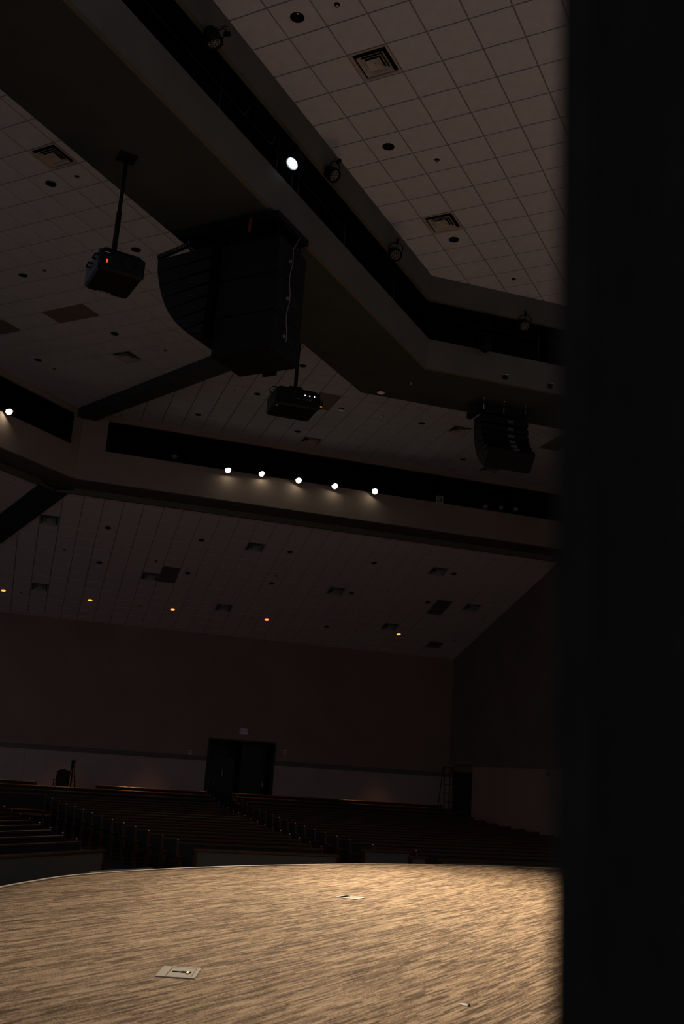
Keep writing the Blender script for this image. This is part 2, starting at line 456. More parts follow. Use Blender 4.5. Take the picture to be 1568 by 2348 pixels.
HD, HS = 0.092, 0.034        # hole radii: downlights, sprinklers
def cellset(*a): return set((math.floor(x), math.floor(y)) for x, y in a)
MF = frame(N1(-0.0145, -7.5439, ZC), a1, b1, ZUP)
ML = frame(N1(-4.8921, -6.3498, ZC), a1, b1, ZUP)
MR = frame(F3(2.2673, -3.4764, ZC), a3, b3, ZUP)
bp = b3 * math.cos(PIT) + ZUP * math.sin(PIT)
MRE = frame(OR, a3, bp, a3.cross(bp))
lp = -a1 * math.cos(PIT) + ZUP * math.sin(PIT)
OL = F1(-1.07, -0.25, 9.22)
MRL = frame(OL, b1, lp, b1.cross(lp))

front_dl = [(1, 0), (1, 5), (1, 10)]; front_sp = [(2, 0), (2, 6), (2, 13)]; front_df = [(2, 2), (1, 9)]
ml_dl = [(-1, 1), (-1, 5), (-6, 5), (-6, 10), (-11, 11)]; ml_sp = [(0, 1), (-5, 5), (-5, 12), (-11, 12)]; ml_df = [(0, 0), (-7, 12)]
ml_rt = [(-7, 8, 2, 1), (-11, 8, 2, 1)]
mr_dl = [(4, -5), (3, -1), (1, 3), (7, -1), (6, 3), (11, -1), (15, 3)]; mr_sp = [(2, -1), (9, -1)]; mr_df = [(7, 4), (13, -1), (17, 4)]
mr_rt = [(6, -2, 1, 2), (18, -2, 1, 2)]
re_dl = [(-2, 2), (-2, 6), (3, 2), (3, 6), (8, 2), (8, 6), (13, 2), (13, 6), (18, 2), (18, 6), (13, 11)]
re_sp = [(-4, 5), (-6, 11), (1, 5), (1, 11), (8, 5), (8, 11), (15, 5), (15, 11), (22, 5), (22, 11)]
re_df = [(-5, 2), (-5, 10), (1, 7), (6, 2), (6, 10), (12, 6), (17, 2), (21, 6), (17, 10)]
re_lit = [(-7, 11), (-2, 11), (3, 11), (9, 11), (18, 11)]
re_rt = [(2, 6, 1, 2), (19, 6, 1, 2), (21, 12, 1, 1)]
def rtcells(l): return set((i + di, j + dj) for i, j, w, h_ in l for di in range(w) for dj in range(h_))
def holemap(dl, sp): d = {c: HD for c in dl}; d.update({c: HS for c in sp}); return d

ceiling('flat ceiling of square off-white tiles above the stage', MF, (0, 12), (-5, 17), [half(MF, N1(0, 0), -a1), half(MF, N3(0, 0), b3)], None, set(front_df), holemap(front_dl, front_sp), 'tile', 'tbar')
un = V((0.712, 0.702, 0)); ud = V((-0.702, 0.712, 0))     # the sloping beam between both catwalks
BR = 14.03; BW = 0.56
Pb = un * BR
vl = (N1(-4.21, -7.63) - V((0, 0, 0))); vl2 = F1(0, -3.1)
vdir = (vl2 - vl).normalized(); vn = V((-vdir.y, vdir.x, 0))
ceiling('tiled middle ceiling left of the dark cross beam', ML, (-14, 7), (-6, 20), [half(ML, N1(-1.5, 0), a1), half(ML, F1(0, 0), -a1), half(ML, un * (BR - BW), un), half(ML, vl + vn * 1.8, vn)], None, set(ml_df) | rtcells(ml_rt), holemap(ml_dl, ml_sp), 'tile', 'tbar')
ceiling('tiled middle ceiling right of the dark cross beam', MR, (-8, 24), (-13, 6), [half(MR, N3(0, 1.0), -b3), half(MR, F3(0, 0), b3), half(MR, Pb, -un)], None, set(mr_df) | rtcells(mr_rt), holemap(mr_dl, mr_sp), 'tile', 'tbar')
# rear ceilings slope down to the back wall; the hip beam between them
hipR0, hipR1 = F3(0.017, 1.054), F3(-1.98, 4.89); hr = (hipR1 - hipR0).normalized(); hrn = V((hr.y, -hr.x, 0))
if hrn.dot(a3) < 0: hrn = -hrn
hipL0, hipL1 = F1(-1.084, -0.186), F1(-3.313, 0.474); hl = (hipL1 - hipL0).normalized(); hln = V((hl.y, -hl.x, 0))
if hln.dot(b1) < 0: hln = -hln
ceiling('dim sloping tiled ceiling in front of the back wall', MRE, (-14, 25), (-1, 15), [half(MRE, F3(0, 1.11), -b3), half(MRE, F3(0, 10.05), b3), half(MRE, F3(16.72, 0), a3), half(MRE, hipR0, -hrn)], None, set(re_df) | rtcells(re_rt), holemap(re_dl + re_lit, re_sp), 'tile_rear_lightened', 'tbar_rear_lightened')
ceiling('dim sloping tiled ceiling beyond the corner beam at far left', MRL, (-9, 6), (0, 10), [half(MRL, F1(-1.11, 0), a1), half(MRL, F1(-7, 0), -a1), half(MRL, hipL0, hln)], None, set(), {(-3, 1): HD}, 'tile_rear_lightened', 'tbar_rear_lightened')
RL_DL = [(-3, 1)]

# ------------------------------------------------------------------ catwalk bulkheads
def isect(P, d, Q, e):
    den = d.x * e.y - d.y * e.x; w = Q - P
    t = (w.x * e.y - w.y * e.x) / den
    return P + d * t
def ring_pts(C, o, bl, ar):
    L0 = C - a1 * o; R0 = C + b3 * o
    k = isect(L0, b1, R0, a3)
    return L0 + b1 * bl, k, R0 + a3 * ar
def ring_band(mb, C, o0, o1, z0, z1, bl, ar):
    p, q = ring_pts(C, o0, bl, ar), ring_pts(C, o1, bl, ar)
    mb.slab([p[0][:2], p[1][:2], q[1][:2], q[0][:2]], z0, z1)
    mb.slab([p[1][:2], p[2][:2], q[2][:2], q[1][:2]], z0, z1)
    return mb
def seg3(mb, C, o0, o1, z0, z1, x0, x1):
    P = [C + a3 * x + b3 * o for x, o in ((x0, o0), (x1, o0), (x1, o1), (x0, o1))]
    return mb.slab([p[:2] for p in P], z0, z1)
def seg1(mb, C, o0, o1, z0, z1, y0, y1):
    P = [C + b1 * y - a1 * o for y, o in ((y0, o0), (y1, o0), (y1, o1), (y0, o1))]
    return mb.slab([p[:2] for p in P], z0, z1)
# near catwalk
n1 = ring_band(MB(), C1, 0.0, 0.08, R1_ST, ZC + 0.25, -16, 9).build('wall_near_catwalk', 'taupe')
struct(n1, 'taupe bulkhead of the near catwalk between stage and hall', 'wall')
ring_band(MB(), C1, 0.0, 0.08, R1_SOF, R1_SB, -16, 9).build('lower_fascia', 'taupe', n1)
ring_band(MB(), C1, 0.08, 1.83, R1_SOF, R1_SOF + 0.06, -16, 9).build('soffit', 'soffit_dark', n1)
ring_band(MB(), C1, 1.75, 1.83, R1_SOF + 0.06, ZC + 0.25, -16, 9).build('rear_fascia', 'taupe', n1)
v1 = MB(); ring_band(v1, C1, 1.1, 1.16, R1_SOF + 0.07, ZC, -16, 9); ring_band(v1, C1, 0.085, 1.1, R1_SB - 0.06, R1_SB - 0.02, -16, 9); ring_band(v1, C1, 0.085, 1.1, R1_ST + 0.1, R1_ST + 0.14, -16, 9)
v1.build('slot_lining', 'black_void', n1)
# far catwalk
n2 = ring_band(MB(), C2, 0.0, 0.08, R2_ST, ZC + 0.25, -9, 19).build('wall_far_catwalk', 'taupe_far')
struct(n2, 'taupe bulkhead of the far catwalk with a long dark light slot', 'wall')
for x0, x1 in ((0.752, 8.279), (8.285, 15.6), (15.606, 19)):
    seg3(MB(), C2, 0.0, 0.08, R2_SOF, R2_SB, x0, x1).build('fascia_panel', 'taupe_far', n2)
for y0, y1 in ((-9, -6.006), (-6, -0.293)):
    seg1(MB(), C2, 0.0, 0.08, R2_SOF, R2_SB, y0, y1).build('fascia_panel', 'taupe_far', n2)
ring_band(MB(), C2, 0.0, 0.10, R2_SOF, R2_ST, -0.289, 0.749).build('corner_column', 'taupe_far', n2)
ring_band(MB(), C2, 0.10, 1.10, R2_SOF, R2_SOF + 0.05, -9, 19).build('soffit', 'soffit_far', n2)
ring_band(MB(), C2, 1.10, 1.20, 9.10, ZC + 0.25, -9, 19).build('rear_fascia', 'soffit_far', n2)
v2 = MB(); ring_band(v2, C2, 1.02, 1.08, R2_SOF + 0.06, ZC, -9, 19); ring_band(v2, C2, 0.105, 1.02, R2_SB - 0.07, R2_SB - 0.03, -9, 19); ring_band(v2, C2, 0.105, 1.1, R2_ST + 0.05, R2_ST + 0.09, -9, 19)
v2.build('slot_lining', 'black_void', n2)
# beam between the catwalks
def on_b(nv, t): return un * nv + ud * t
t_far = 21.7
def t_at_ring2(nv): # where the beam line meets the far fascia plane of either segment
    P = un * nv
    t1 = (F3(0, 0) - P).dot(b3) / ud.dot(b3); t2 = (F1(0, 0) - P).dot(a1) / ud.dot(a1)
    return min(t1, t2)
q0, q1 = BR - BW, BR
bmk = isect(C2, b1, C2, a3)
pts = [on_b(q0, 13.8), on_b(q1, 14.3), on_b(q1, t_at_ring2(q1))]
tc2 = C2.dot(un)
if q0 < tc2 < q1: pts.append(C2.copy())
pts.append(on_b(q0, t_at_ring2(q0)))
bm1 = MB().slab([p[:2] for p in pts], ZC - 0.25, ZC + 0.02).build('wall_beam_middle', 'soffit_dark')
struct(bm1, 'dark cross beam between the two tiled middle ceilings', 'wall')
# hip beam of the rear ceilings
def zre(p): d = (p - C2).dot(b3); return ZR - math.tan(-PIT) * (d - 1.5709)
def zrl(p): d = -(p - C2).dot(a1); return 9.22 - math.tan(-PIT) * (d - 1.07)
hb = MB()
A0, A1 = hipR0.copy(), hipR0 + hr * 11.0; B0, B1 = hipL0.copy(), hipL0 + hl * 11.0
A0.z = zre(A0) - 0.03; A1.z = zre(A1) - 0.03; B0.z = zrl(B0) - 0.03; B1.z = zrl(B1) - 0.03
hv = [A0, A1, B1, B0]
hb.add(hv + [p + ZUP * 0.3 for p in hv], ((0, 1, 2, 3), (7, 6, 5, 4), (0, 4, 5, 1), (1, 5, 6, 2), (2, 6, 7, 3), (3, 7, 4, 0)))
struct(hb.build('wall_beam_rear', 'soffit_dark'), 'wide dark corner beam running down to the back wall at far left', 'wall')

# ------------------------------------------------------------------ back wall and side wall
ZB = -0.35
DX0, DX1, DZ = 6.505, 9.20, 2.46
WT = 6.47
def zwall(): return WT + 0.1
TR0, TR1 = 1.58, 1.76
bw = MB()
def wseg(mb, x0, x1, z0, z1, o0=10.05, o1=10.2): return seg3(mb, C2, o0, o1, z0, z1, x0, x1)
wseg(bw, -10, 16.72, TR1, DZ) if False else None
wseg(bw, -10, DX0, TR1, WT + 0.2); wseg(bw, DX0, DX1, DZ, WT + 0.2); wseg(bw, DX1, 16.72, TR1, WT + 0.2)
wseg(bw, -10, DX0 - 0.12, -0.9, TR1 + 0.2, 10.21, 10.3); wseg(bw, DX1 + 0.12, 16.72, -0.9, TR1 + 0.2, 10.21, 10.3)
bwo = bw.build('wall_back', 'wall_plaster')
struct(bwo, 'dark reddish plaster back wall behind the pews', 'wall')
for x0, x1 in ((-10, -6.2), (-6.194, -0.20), (-0.194, DX0), (DX1, 16.72)):
    wseg(MB(), x0, x1, ZB - 0.3, TR0, 10.04, 10.2).build('wainscot_panel', 'wall_low', bwo)
for k, (x0, x1) in enumerate(((-10, DX0), (DX1, 16.72))):
    t = wseg(MB(), x0, x1, TR0, TR1, 10.03, 10.2).build('trim_%d' % (k + 2), 'trim_dark')
    struct(t, ('dark rail along the back wall left of the doorway', 'dark rail along the back wall right of the doorway')[k], 'trim')
# vestibule behind the doorway
vb = MB(); wseg(vb, DX0 - 0.1, DX1 + 0.1, ZB - 0.3, DZ + 0.1, 12.0, 12.1); wseg(vb, DX0 - 0.1, DX0, ZB - 0.3, DZ, 10.2, 12.0); wseg(vb, DX1, DX1 + 0.1, ZB - 0.3, DZ, 10.2, 12.0); wseg(vb, DX0 - 0.1, DX1 + 0.1, DZ, DZ + 0.1, 10.2, 12.1); wseg(vb, DX0 - 0.1, DX1 + 0.1, ZB - 0.2, ZB, 10.1, 12.1)
struct(vb.build('wall_vestibule', 'door_black'), 'black inside of the doorway recess in the back wall', 'wall')
fr = MB(); wseg(fr, DX0, DX0 + 0.07, ZB, DZ, 10.02, 10.22); wseg(fr, DX1 - 0.07, DX1, ZB, DZ, 10.02, 10.22); wseg(fr, DX0 + 0.07, DX1 - 0.07, DZ - 0.07, DZ, 10.02, 10.22)
struct(fr.build('trim_4', 'door_black'), 'dark frame around the doorway in the back wall', 'trim')
# door leaf on the left, set back, with glass strip, notice and pull handle
d1 = wseg(MB(), 6.60, 7.72, ZB, 1.76, 10.62, 10.68).build('door_1', 'door_black')
struct(d1, 'black door leaf with a tall handle left in the doorway', 'door')
h1 = MB(); h1.tube([F3(7.27, 10.57, 0.55), F3(7.27, 10.57, 1.62)], 0.016, 8); h1.tube([F3(7.27, 10.57, 0.62), F3(7.27, 10.63, 0.62)], 0.012, 6); h1.tube([F3(7.27, 10.57, 1.55), F3(7.27, 10.63, 1.55)], 0.012, 6)
h1.build('handle', 'steel', d1)
seg3(MB(), C2, 10.60, 10.62, 0.72, 1.0, 6.63, 6.83).build('notice', 'return_grey', d1)
seg3(MB(), C2, 10.60, 10.62, 0.72, 0.95, 6.93, 7.0).build('lock_plate', 'return_grey', d1)
d2 = wseg(MB(), 8.05, 9.12, ZB, 2.38, 10.9, 10.96).build('door_2', 'door_black')
struct(d2, 'black door leaf right in the doorway', 'door')
h2 = MB(); h2.tube([F3(8.98, 10.84, 0.45), F3(8.98, 10.84, 1.12)], 0.02, 8); h2.tube([F3(8.98, 10.84, 0.5), F3(8.98, 10.9, 0.5)], 0.012, 6); h2.tube([F3(8.98, 10.84, 1.07), F3(8.98, 10.9, 1.07)], 0.012, 6)
h2.build('handle', 'steel', d2)

# side wall at right (runs towards the stage), with a dark rail and a dark door
def sseg(mb, y0, y1, z0, z1, o0=16.72, o1=16.87):
    P = [C2 + a3 * o + b3 * y for y, o in ((y0, o0), (y1, o0), (y1, o1), (y0, o1))]
    return mb.slab([p[:2] for p in P], z0, z1)
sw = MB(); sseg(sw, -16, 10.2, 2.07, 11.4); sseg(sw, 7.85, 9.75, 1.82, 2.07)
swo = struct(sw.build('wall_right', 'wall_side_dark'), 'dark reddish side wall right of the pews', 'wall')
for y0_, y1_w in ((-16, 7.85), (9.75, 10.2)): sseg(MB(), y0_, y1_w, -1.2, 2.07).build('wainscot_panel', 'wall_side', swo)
struct(sseg(MB(), 7.6, 9.95, -1.2, 2.1, 16.9, 17.0).build('wall_side_backing', 'door_black'), 'dark backing added behind the side door against stray light', 'wall')  # backing added to stop world light showing through above the door
struct(sseg(MB(), -16, 10.03, 2.07, 2.26, 16.66, 16.72).build('trim_5', 'trim_dark'), 'broad dark rail along the right side wall', 'trim')
d3 = sseg(MB(), 7.87, 9.73, -0.45, 1.80, 16.76, 16.82).build('door_3', 'door_black')
struct(d3, 'black door in the right side wall near the back corner', 'door')
hh = MB(); hh.tube([F3(16.72, 8.0, 0.6), F3(16.72, 8.0, 0.75)], 0.015, 6); hh.tube([F3(16.72, 8.0, 0.67), F3(16.77, 8.0, 0.67)], 0.012, 6)
hh.build('handle', 'steel', d3)

# unseen pale upstage wall, added to bounce spotlight spill into the hall
ug = V((0.66, -0.75, 0)).normalized(); ut = V((0.75, 0.66, 0)).normalized()
uo = ug * 2.6
struct(MB().slab([(uo - ut * 1.5)[:2], (uo + ut * 16)[:2], (uo + ut * 16 + ug * 0.15)[:2], (uo - ut * 1.5 + ug * 0.15)[:2]], -0.9, 11.3).build('wall_upstage_bounce', 'wall_upstage_bounce'), 'pale unseen rear wall of the stage, added to bounce light', 'wall')

# ================================================================== CEILING FITTINGS
def at_cell(M, i, j, w=1, h=1): return M @ Matrix.Translation(V(((i + w / 2) * S, (j + h / 2) * S, 0)))
# --- recessed downlights
def make_downlight(lit, M, label, group):
    t = thing('recessed_downlight', label, 'downlight', group=group, M=M)
    MB().lathe([(0.080, 0.0), (0.094, -0.004), (0.100, -0.001), (0.098, 0.003), (0.080, 0.002), (0.080, 0.0)], n=28).build('trim_ring', 'steel' if lit else 'can_black', t)
    MB().lathe([(0.081, 0.0), (0.076, 0.03), (0.06, 0.075), (0.038, 0.11), (0.001, 0.112)], n=28).build('reflector', 'down_glow' if lit else 'can_black', t)
    MB().lathe([(0.0005, 0.045), (0.018, 0.05), (0.026, 0.065), (0.024, 0.085), (0.014, 0.11)], n=16).build('lamp', 'down_glow' if lit else 'chrome', t)
    return t
DLS = []
def place_dl(M, c, label, group='unlit recessed downlights'):
    m = at_cell(M, *c)
    if not DLS: DLS.append(make_downlight(False, m, label, group))
    else: copy_thing(DLS[0], m, label, group)
for c, l in zip(front_dl, ('black recessed downlight above the stage, at the top edge of the picture', 'black recessed downlight above the stage, midway between both air diffusers', 'black recessed downlight above the stage beside the farther air diffuser')):
    place_dl(MF, c, l)
for c, l in zip(ml_dl, ('black recessed downlight below the air diffuser at far left', 'black recessed downlight right behind the left projector', 'black recessed downlight left of the left projector', 'black recessed downlight below the left projector, above the small diffuser', 'black recessed downlight nearest the far catwalk at the left edge')):
    place_dl(ML, c, l)
for c, l in zip(mr_dl, ('black recessed downlight directly right of the big speaker box bottom', 'black recessed downlight left of the right-hand projector', 'black recessed downlight just above the dark slot right of the corner column', 'pale-rimmed recessed downlight right of the dark return grille by the projector', 'black recessed downlight below the right-hand projector', 'black recessed downlight left of the diffuser beside the right speaker array', 'black recessed downlight left of the right speaker array bottom')):
    place_dl(MR, c, l)
rl_names = ['far left', 'second from the left', 'middle', 'fourth from the left', 'rightmost']
for c in re_dl[:10]:
    k = (-2, 3, 8, 13, 18).index(c[0]); row = 'front' if c[1] == 2 else 'second'
    place_dl(MRE, c, 'unlit downlight in the rear sloping ceiling, %s row, %s' % (row, rl_names[k]))
place_dl(MRE, re_dl[10], 'unlit downlight in the row of orange lit ones near the back wall')
place_dl(MRL, RL_DL[0], 'unlit downlight in the ceiling corner at the left picture edge')
lit0 = None
for c, l in zip(re_lit, ('leftmost', 'second from left', 'third from left', 'fourth from left', 'rightmost')):
    m = at_cell(MRE, *c); lb = 'glowing orange downlight near the back wall, %s of the five' % l
    if lit0 is None: lit0 = make_downlight(True, m, lb, 'orange lit downlights'); o = lit0
    else: o = copy_thing(lit0, m, lb, 'orange lit downlights')
    p = m.translation - ZUP * 0.02
    ld = bpy.data.lights.new('downlight_lamp', 'SPOT'); ld.energy = DOWN_W; ld.color = (1.0, 0.42, 0.13); ld.spot_size = 0.62; ld.spot_blend = 0.6; ld.shadow_soft_size = 0.05
    lo = bpy.data.objects.new('downlight_lamp', ld); COL.objects.link(lo); lo.parent = o
    lo.matrix_basis = m.inverted() @ Matrix.Translation(p)

# --- sprinklers
def make_sprinkler(M, label):
    t = thing('sprinkler_head', label, 'sprinkler', group='ceiling sprinklers', M=M)
    MB().lathe([(0.02, 0.0), (0.036, -0.006), (0.042, -0.002), (0.042, 0.0), (0.02, 0.0)], n=20).build('escutcheon', 'can_black', t)
    MB().tube([(0, 0, 0.03), (0, 0, -0.03)], 0.010, 8).build('stem', 'can_black', t)
    MB().lathe([(0.001, -0.034), (0.022, -0.034), (0.022, -0.030), (0.001, -0.030)], n=14).build('deflector', 'steel', t)
    return t
SP0 = []
def place_sp(M, c, label):
    m = at_cell(M, *c)
    if not SP0: SP0.append(make_sprinkler(m, label))
    else: copy_thing(SP0[0], m, label, 'ceiling sprinklers')
for c, l in zip(front_sp, ('small dark sprinkler above the stage at the top picture edge', 'small dark sprinkler above the stage right of the middle downlight', 'small dark sprinkler above the stage near the far ceiling edge')): place_sp(MF, c, l)
for c, l in zip(ml_sp, ('small sprinkler beside the downlight at far left, left of the projector pole', 'small sprinkler left of the left projector beside a downlight', 'small sprinkler left of the big speaker box bottom', 'small sprinkler nearest the far catwalk at the left edge')): place_sp(ML, c, l)
for c, l in zip(mr_sp, ('small sprinkler below the big speaker box, left of the projector', 'small sprinkler midway between the right projector and the right speaker array')): place_sp(MR, c, l)
for c in re_sp:
    k = {-4: 0, -6: 0, 1: 1, 8: 2, 15: 3, 22: 4}[c[0]]
    place_sp(MRE, c, 'tiny sprinkler in the rear sloping ceiling, %s row, %s' % ('front' if c[1] == 5 else 'back', rl_names[k]))

# --- supply air diffusers
def make_diffuser(M, label):
    t = thing('air_diffuser', label, 'diffuser', group='square ceiling air diffusers', M=M)
    h = S / 2 - 0.006
    def sqr(r, z): return [(-r, -r, z), (r, -r, z), (r, r, z), (-r, r, z)]
    def stack(mb, rs):
        vs = []; fs = []
        for r, z in rs: vs += sqr(r, z)
        for i in range(len(rs) - 1):
            for k in range(4): fs.append((i * 4 + k, i * 4 + (k + 1) % 4, i * 4 + 4 + (k + 1) % 4, i * 4 + 4 + k))
        return mb.add(vs, fs)
    stack(MB(), [(h, 0.012), (h, -0.002), (0.268, -0.002), (0.256, 0.02), (0.256, 0.03)]).build('frame', 'diffuser_white', t)
    stack(MB(), [(0.252, 0.02), (0.252, 0.16), (0.001, 0.161)]).build('plenum', 'black_void', t)
    stack(MB(), [(0.205, -0.018), (0.211, -0.016), (0.165, 0.03), (0.158, 0.03), (0.205, -0.018)]).build('louver', 'diffuser_white', t)
    stack(MB(), [(0.152, -0.012), (0.157, -0.010), (0.128, 0.022), (0.122, 0.022), (0.152, -0.012)]).build('louver', 'diffuser_white', t)
    stack(MB(), [(0.001, 0.010), (0.060, -0.004), (0.108, -0.020), (0.112, -0.017), (0.075, 0.03), (0.001, 0.032)]).build('centre_cone', 'diffuser_white', t)
    MB().ball((0, 0, 0.008), 0.008).build('screw', 'black_paint', t)
    return t
DF0 = []
def place_df(M, c, label):
    m = at_cell(M, *c)
    if not DF0: DF0.append(make_diffuser(m, label))
    else: copy_thing(DF0[0], m, label, 'square ceiling air diffusers')
for c, l in zip(front_df, ('large square air diffuser above the stage near the top picture edge', 'square air diffuser above the stage nearer the far corner of its ceiling')): place_df(MF, c, l)
for c, l in zip(ml_df, ('square air diffuser at far left beside the near catwalk soffit', 'square air diffuser below the left projector, left of the cross beam')): place_df(ML, c, l)
for c, l in zip(mr_df, ('square air diffuser below the right projector, just above the spotlights', 'square air diffuser directly left of the right speaker array', 'square air diffuser half hidden under the right speaker array')): place_df(MR, c, l)
for c, l in zip(re_df, ('air diffuser in the rear ceiling beside the corner beam at far left', 'air diffuser near the back wall at far left above the tripod', 'air diffuser touching the left dark return grille in the rear ceiling', 'air diffuser in the rear ceiling below the leftmost spotlights', 'air diffuser near the back wall above the doorway', 'air diffuser in the middle of the rear ceiling beside a downlight', 'air diffuser in the rear ceiling far right beside the front-row downlight', 'air diffuser in the rear ceiling far right beside the tall dark grille', 'air diffuser next to the rightmost orange downlight')): place_df(MRE, c, l)

# --- dark return air grilles
def make_return(M, c, label):
    i, j, w, h = c
    m = at_cell(M, i, j, w, h)
    t = thing('return_grille', label, 'air grille', group='dark return air grilles', M=m)
    X, Y = w * S / 2 - 0.008, h * S / 2 - 0.008
    f = MB(); e = 0.03
    for lo, hi in (((-X, -Y), (X, -Y + e)), ((-X, Y - e), (X, Y)), ((-X, -Y + e), (-X + e, Y - e)), ((X - e, -Y + e), (X, Y - e))):
        f.box((*lo, -0.004), (*hi, 0.014))
    f.build('frame', 'return_grey', t)
    MB().box((-X + e, -Y + e, 0.003), (X - e, Y - e, 0.010)).build('core', 'return_grey', t)
    return t
for M, c, l in ((ML, ml_rt[0], 'dark return grille two tiles wide below the left projector'), (ML, ml_rt[1], 'dark return grille cut by the left picture edge below the left projector'), (MR, mr_rt[0], 'dark return grille partly hidden behind the right projector'), (MR, mr_rt[1], 'dark return grille right of the right speaker array beside the curtain'), (MRE, re_rt[0], 'dark square-looking return grille in the left half of the rear ceiling'), (MRE, re_rt[1], 'dark return grille in the right half of the rear ceiling'), (MRE, re_rt[2], 'small dark grille in the rear ceiling corner by both walls')):
    make_return(M, c, l)

# ================================================================== LIGHT FIXTURES
TGT = [V((2.2, 11.8, 0)), V((3.4, 13.8, 0)), V((0.6, 11.4, 0)), V((3.8, 11.4, 0)), V((1.6, 8.9, 0)), V((0.0, 11.0, 0))]
def make_profile_spot(loc, target, label, lit, back):
    """a profile spotlight: body, lens tube, lens, yoke, clamp and safety cable"""
    M = aim(loc, target - loc)
    t = thing('profile_spotlight', label, 'spotlight', group='profile spotlights in the far slot', M=M)
    MB().lathe([(0.001, -0.62), (0.09, -0.62), (0.115, -0.58), (0.115, -0.36), (0.085, -0.33), (0.085, -0.02), (0.098, -0.02), (0.098, 0.0), (0.082, 0.0)], n=24).build('body', 'black_paint', t)
    MB().lathe([(0.081, -0.006), (0.06, 0.004), (0.03, 0.009), (0.001, 0.011)], n=24).build('lens', 'spot_glow' if lit else 'lens_glass', t)
    hd_ = MB(); n_ = 14
    for r_ in (0.099, 0.103):
        hd_.add([(r_ * math.cos(0.55 + (math.pi - 1.1) * k / n_), r_ * math.sin(0.55 + (math.pi - 1.1) * k / n_), z_) for z_ in (-0.02, 0.11) for k in range(n_ + 1)], [(k, k + 1, n_ + 2 + k, n_ + 1 + k) for k in range(n_)])
    hd_.build('added_hood', 'black_paint', t)  # hood added to keep the lens glow off the ceiling above
    y = MB()
    y.tube([(-0.13, 0, -0.42), (-0.13, 0.22, -0.42), (-0.08, 0.27, -0.42), (0.08, 0.27, -0.42), (0.13, 0.22, -0.42), (0.13, 0, -0.42)], 0.011, 6)
    y.build('yoke', 'black_paint', t)
    MB().bev((-0.03, 0.27, -0.45), (0.03, 0.36, -0.39), 0.006).build('clamp', 'black_paint', t)
    if lit:
        ld = bpy.data.lights.new('spot_beam', 'SPOT'); ld.energy = SPOT_W * lit; ld.color = WARM; ld.spot_size = math.radians(27); ld.spot_blend = 0.75; ld.shadow_soft_size = 0.045
        lo = bpy.data.objects.new('spot_beam', ld); COL.objects.link(lo); lo.parent = t
        lo.matrix_basis = Matrix.Translation(V((0, 0, 0.02))) @ Matrix.Rotation(math.pi, 4, 'X')
    return t
for k, (x, z) in enumerate(((4.445, 10.205), (5.498, 10.262), (6.696, 10.225), (7.888, 10.222), (9.239, 10.25))):
    loc = F3(x, -0.10, z)
    make_profile_spot(loc, TGT[k], 'glowing warm-white spotlight in the far slot, %s of the row of five' % ('leftmost', 'second from left', 'third from left', 'fourth from left', 'rightmost')[k], 1.0, None)
make_profile_spot(F1(0.10, -2.916, 10.27), TGT[5], 'glowing white spotlight alone in the slot at the left picture edge', 0.35, None)
for x, z, l in ((2.80, 10.42, 'unlit dark spotlight in the far slot left of the glowing row'), (13.20, 10.36, 'unlit dark spotlight in the far slot, left of the three at right'), (13.78, 10.40, 'unlit dark spotlight in the far slot, middle of the three at right'), (14.33, 10.43, 'unlit dark spotlight in the far slot, rightmost of the three')):
    make_profile_spot(F3(x, 0.03, z), V((2, 12, 0)), l, 0, None)
# lighting pipe in the far slot
t = thing('lighting_pipe', 'dark steel pipe carrying the spotlights inside the far slot', 'pipe', F3(0, 0, 0))
pm = MB(); pm.tube([F3(0.8, 0.62, 10.98) - F3(0, 0, 0), F3(18.8, 0.62, 10.98) - F3(0, 0, 0)], 0.024, 8); pm.build('pipe', 'black_paint', t)
for x in (2, 5, 8, 11, 14, 17):
    MB().tube([F3(x, 0.62, 10.98) - F3(0, 0, 0), F3(x, 0.62, 11.23) - F3(0, 0, 0)], 0.01, 6).build('hanger_rod', 'black_paint', t)
# small dome camera on a square plate in the far slot
M = aim(F3(11.53, -0.02, 10.345), -b3)
t = thing('dome_camera', 'square pale plate with a dark dome in the far slot', 'camera', M=M)
f = MB()
for lo, hi in (((-0.12, -0.12), (0.12, -0.085)), ((-0.12, 0.085), (0.12, 0.12)), ((-0.12, -0.085), (-0.085, 0.085)), ((0.085, -0.085), (0.12, 0.085))): f.box((*lo, -0.02), (*hi, 0.0))
f.build('plate', 'diffuser_white', t)
MB().lathe([(0.084, -0.01), (0.078, 0.03), (0.05, 0.065), (0.001, 0.078)], n=20).build('dome', 'lens_glass', t)
MB().box((-0.084, -0.084, -0.02), (0.084, 0.084, -0.012)).build('housing', 'black_paint', t)
MB().tube([(0, 0.11, -0.02), (0, 0.11, -0.35), (0, 0.32, -0.48)], 0.015, 6).build('bracket', 'black_paint', t)

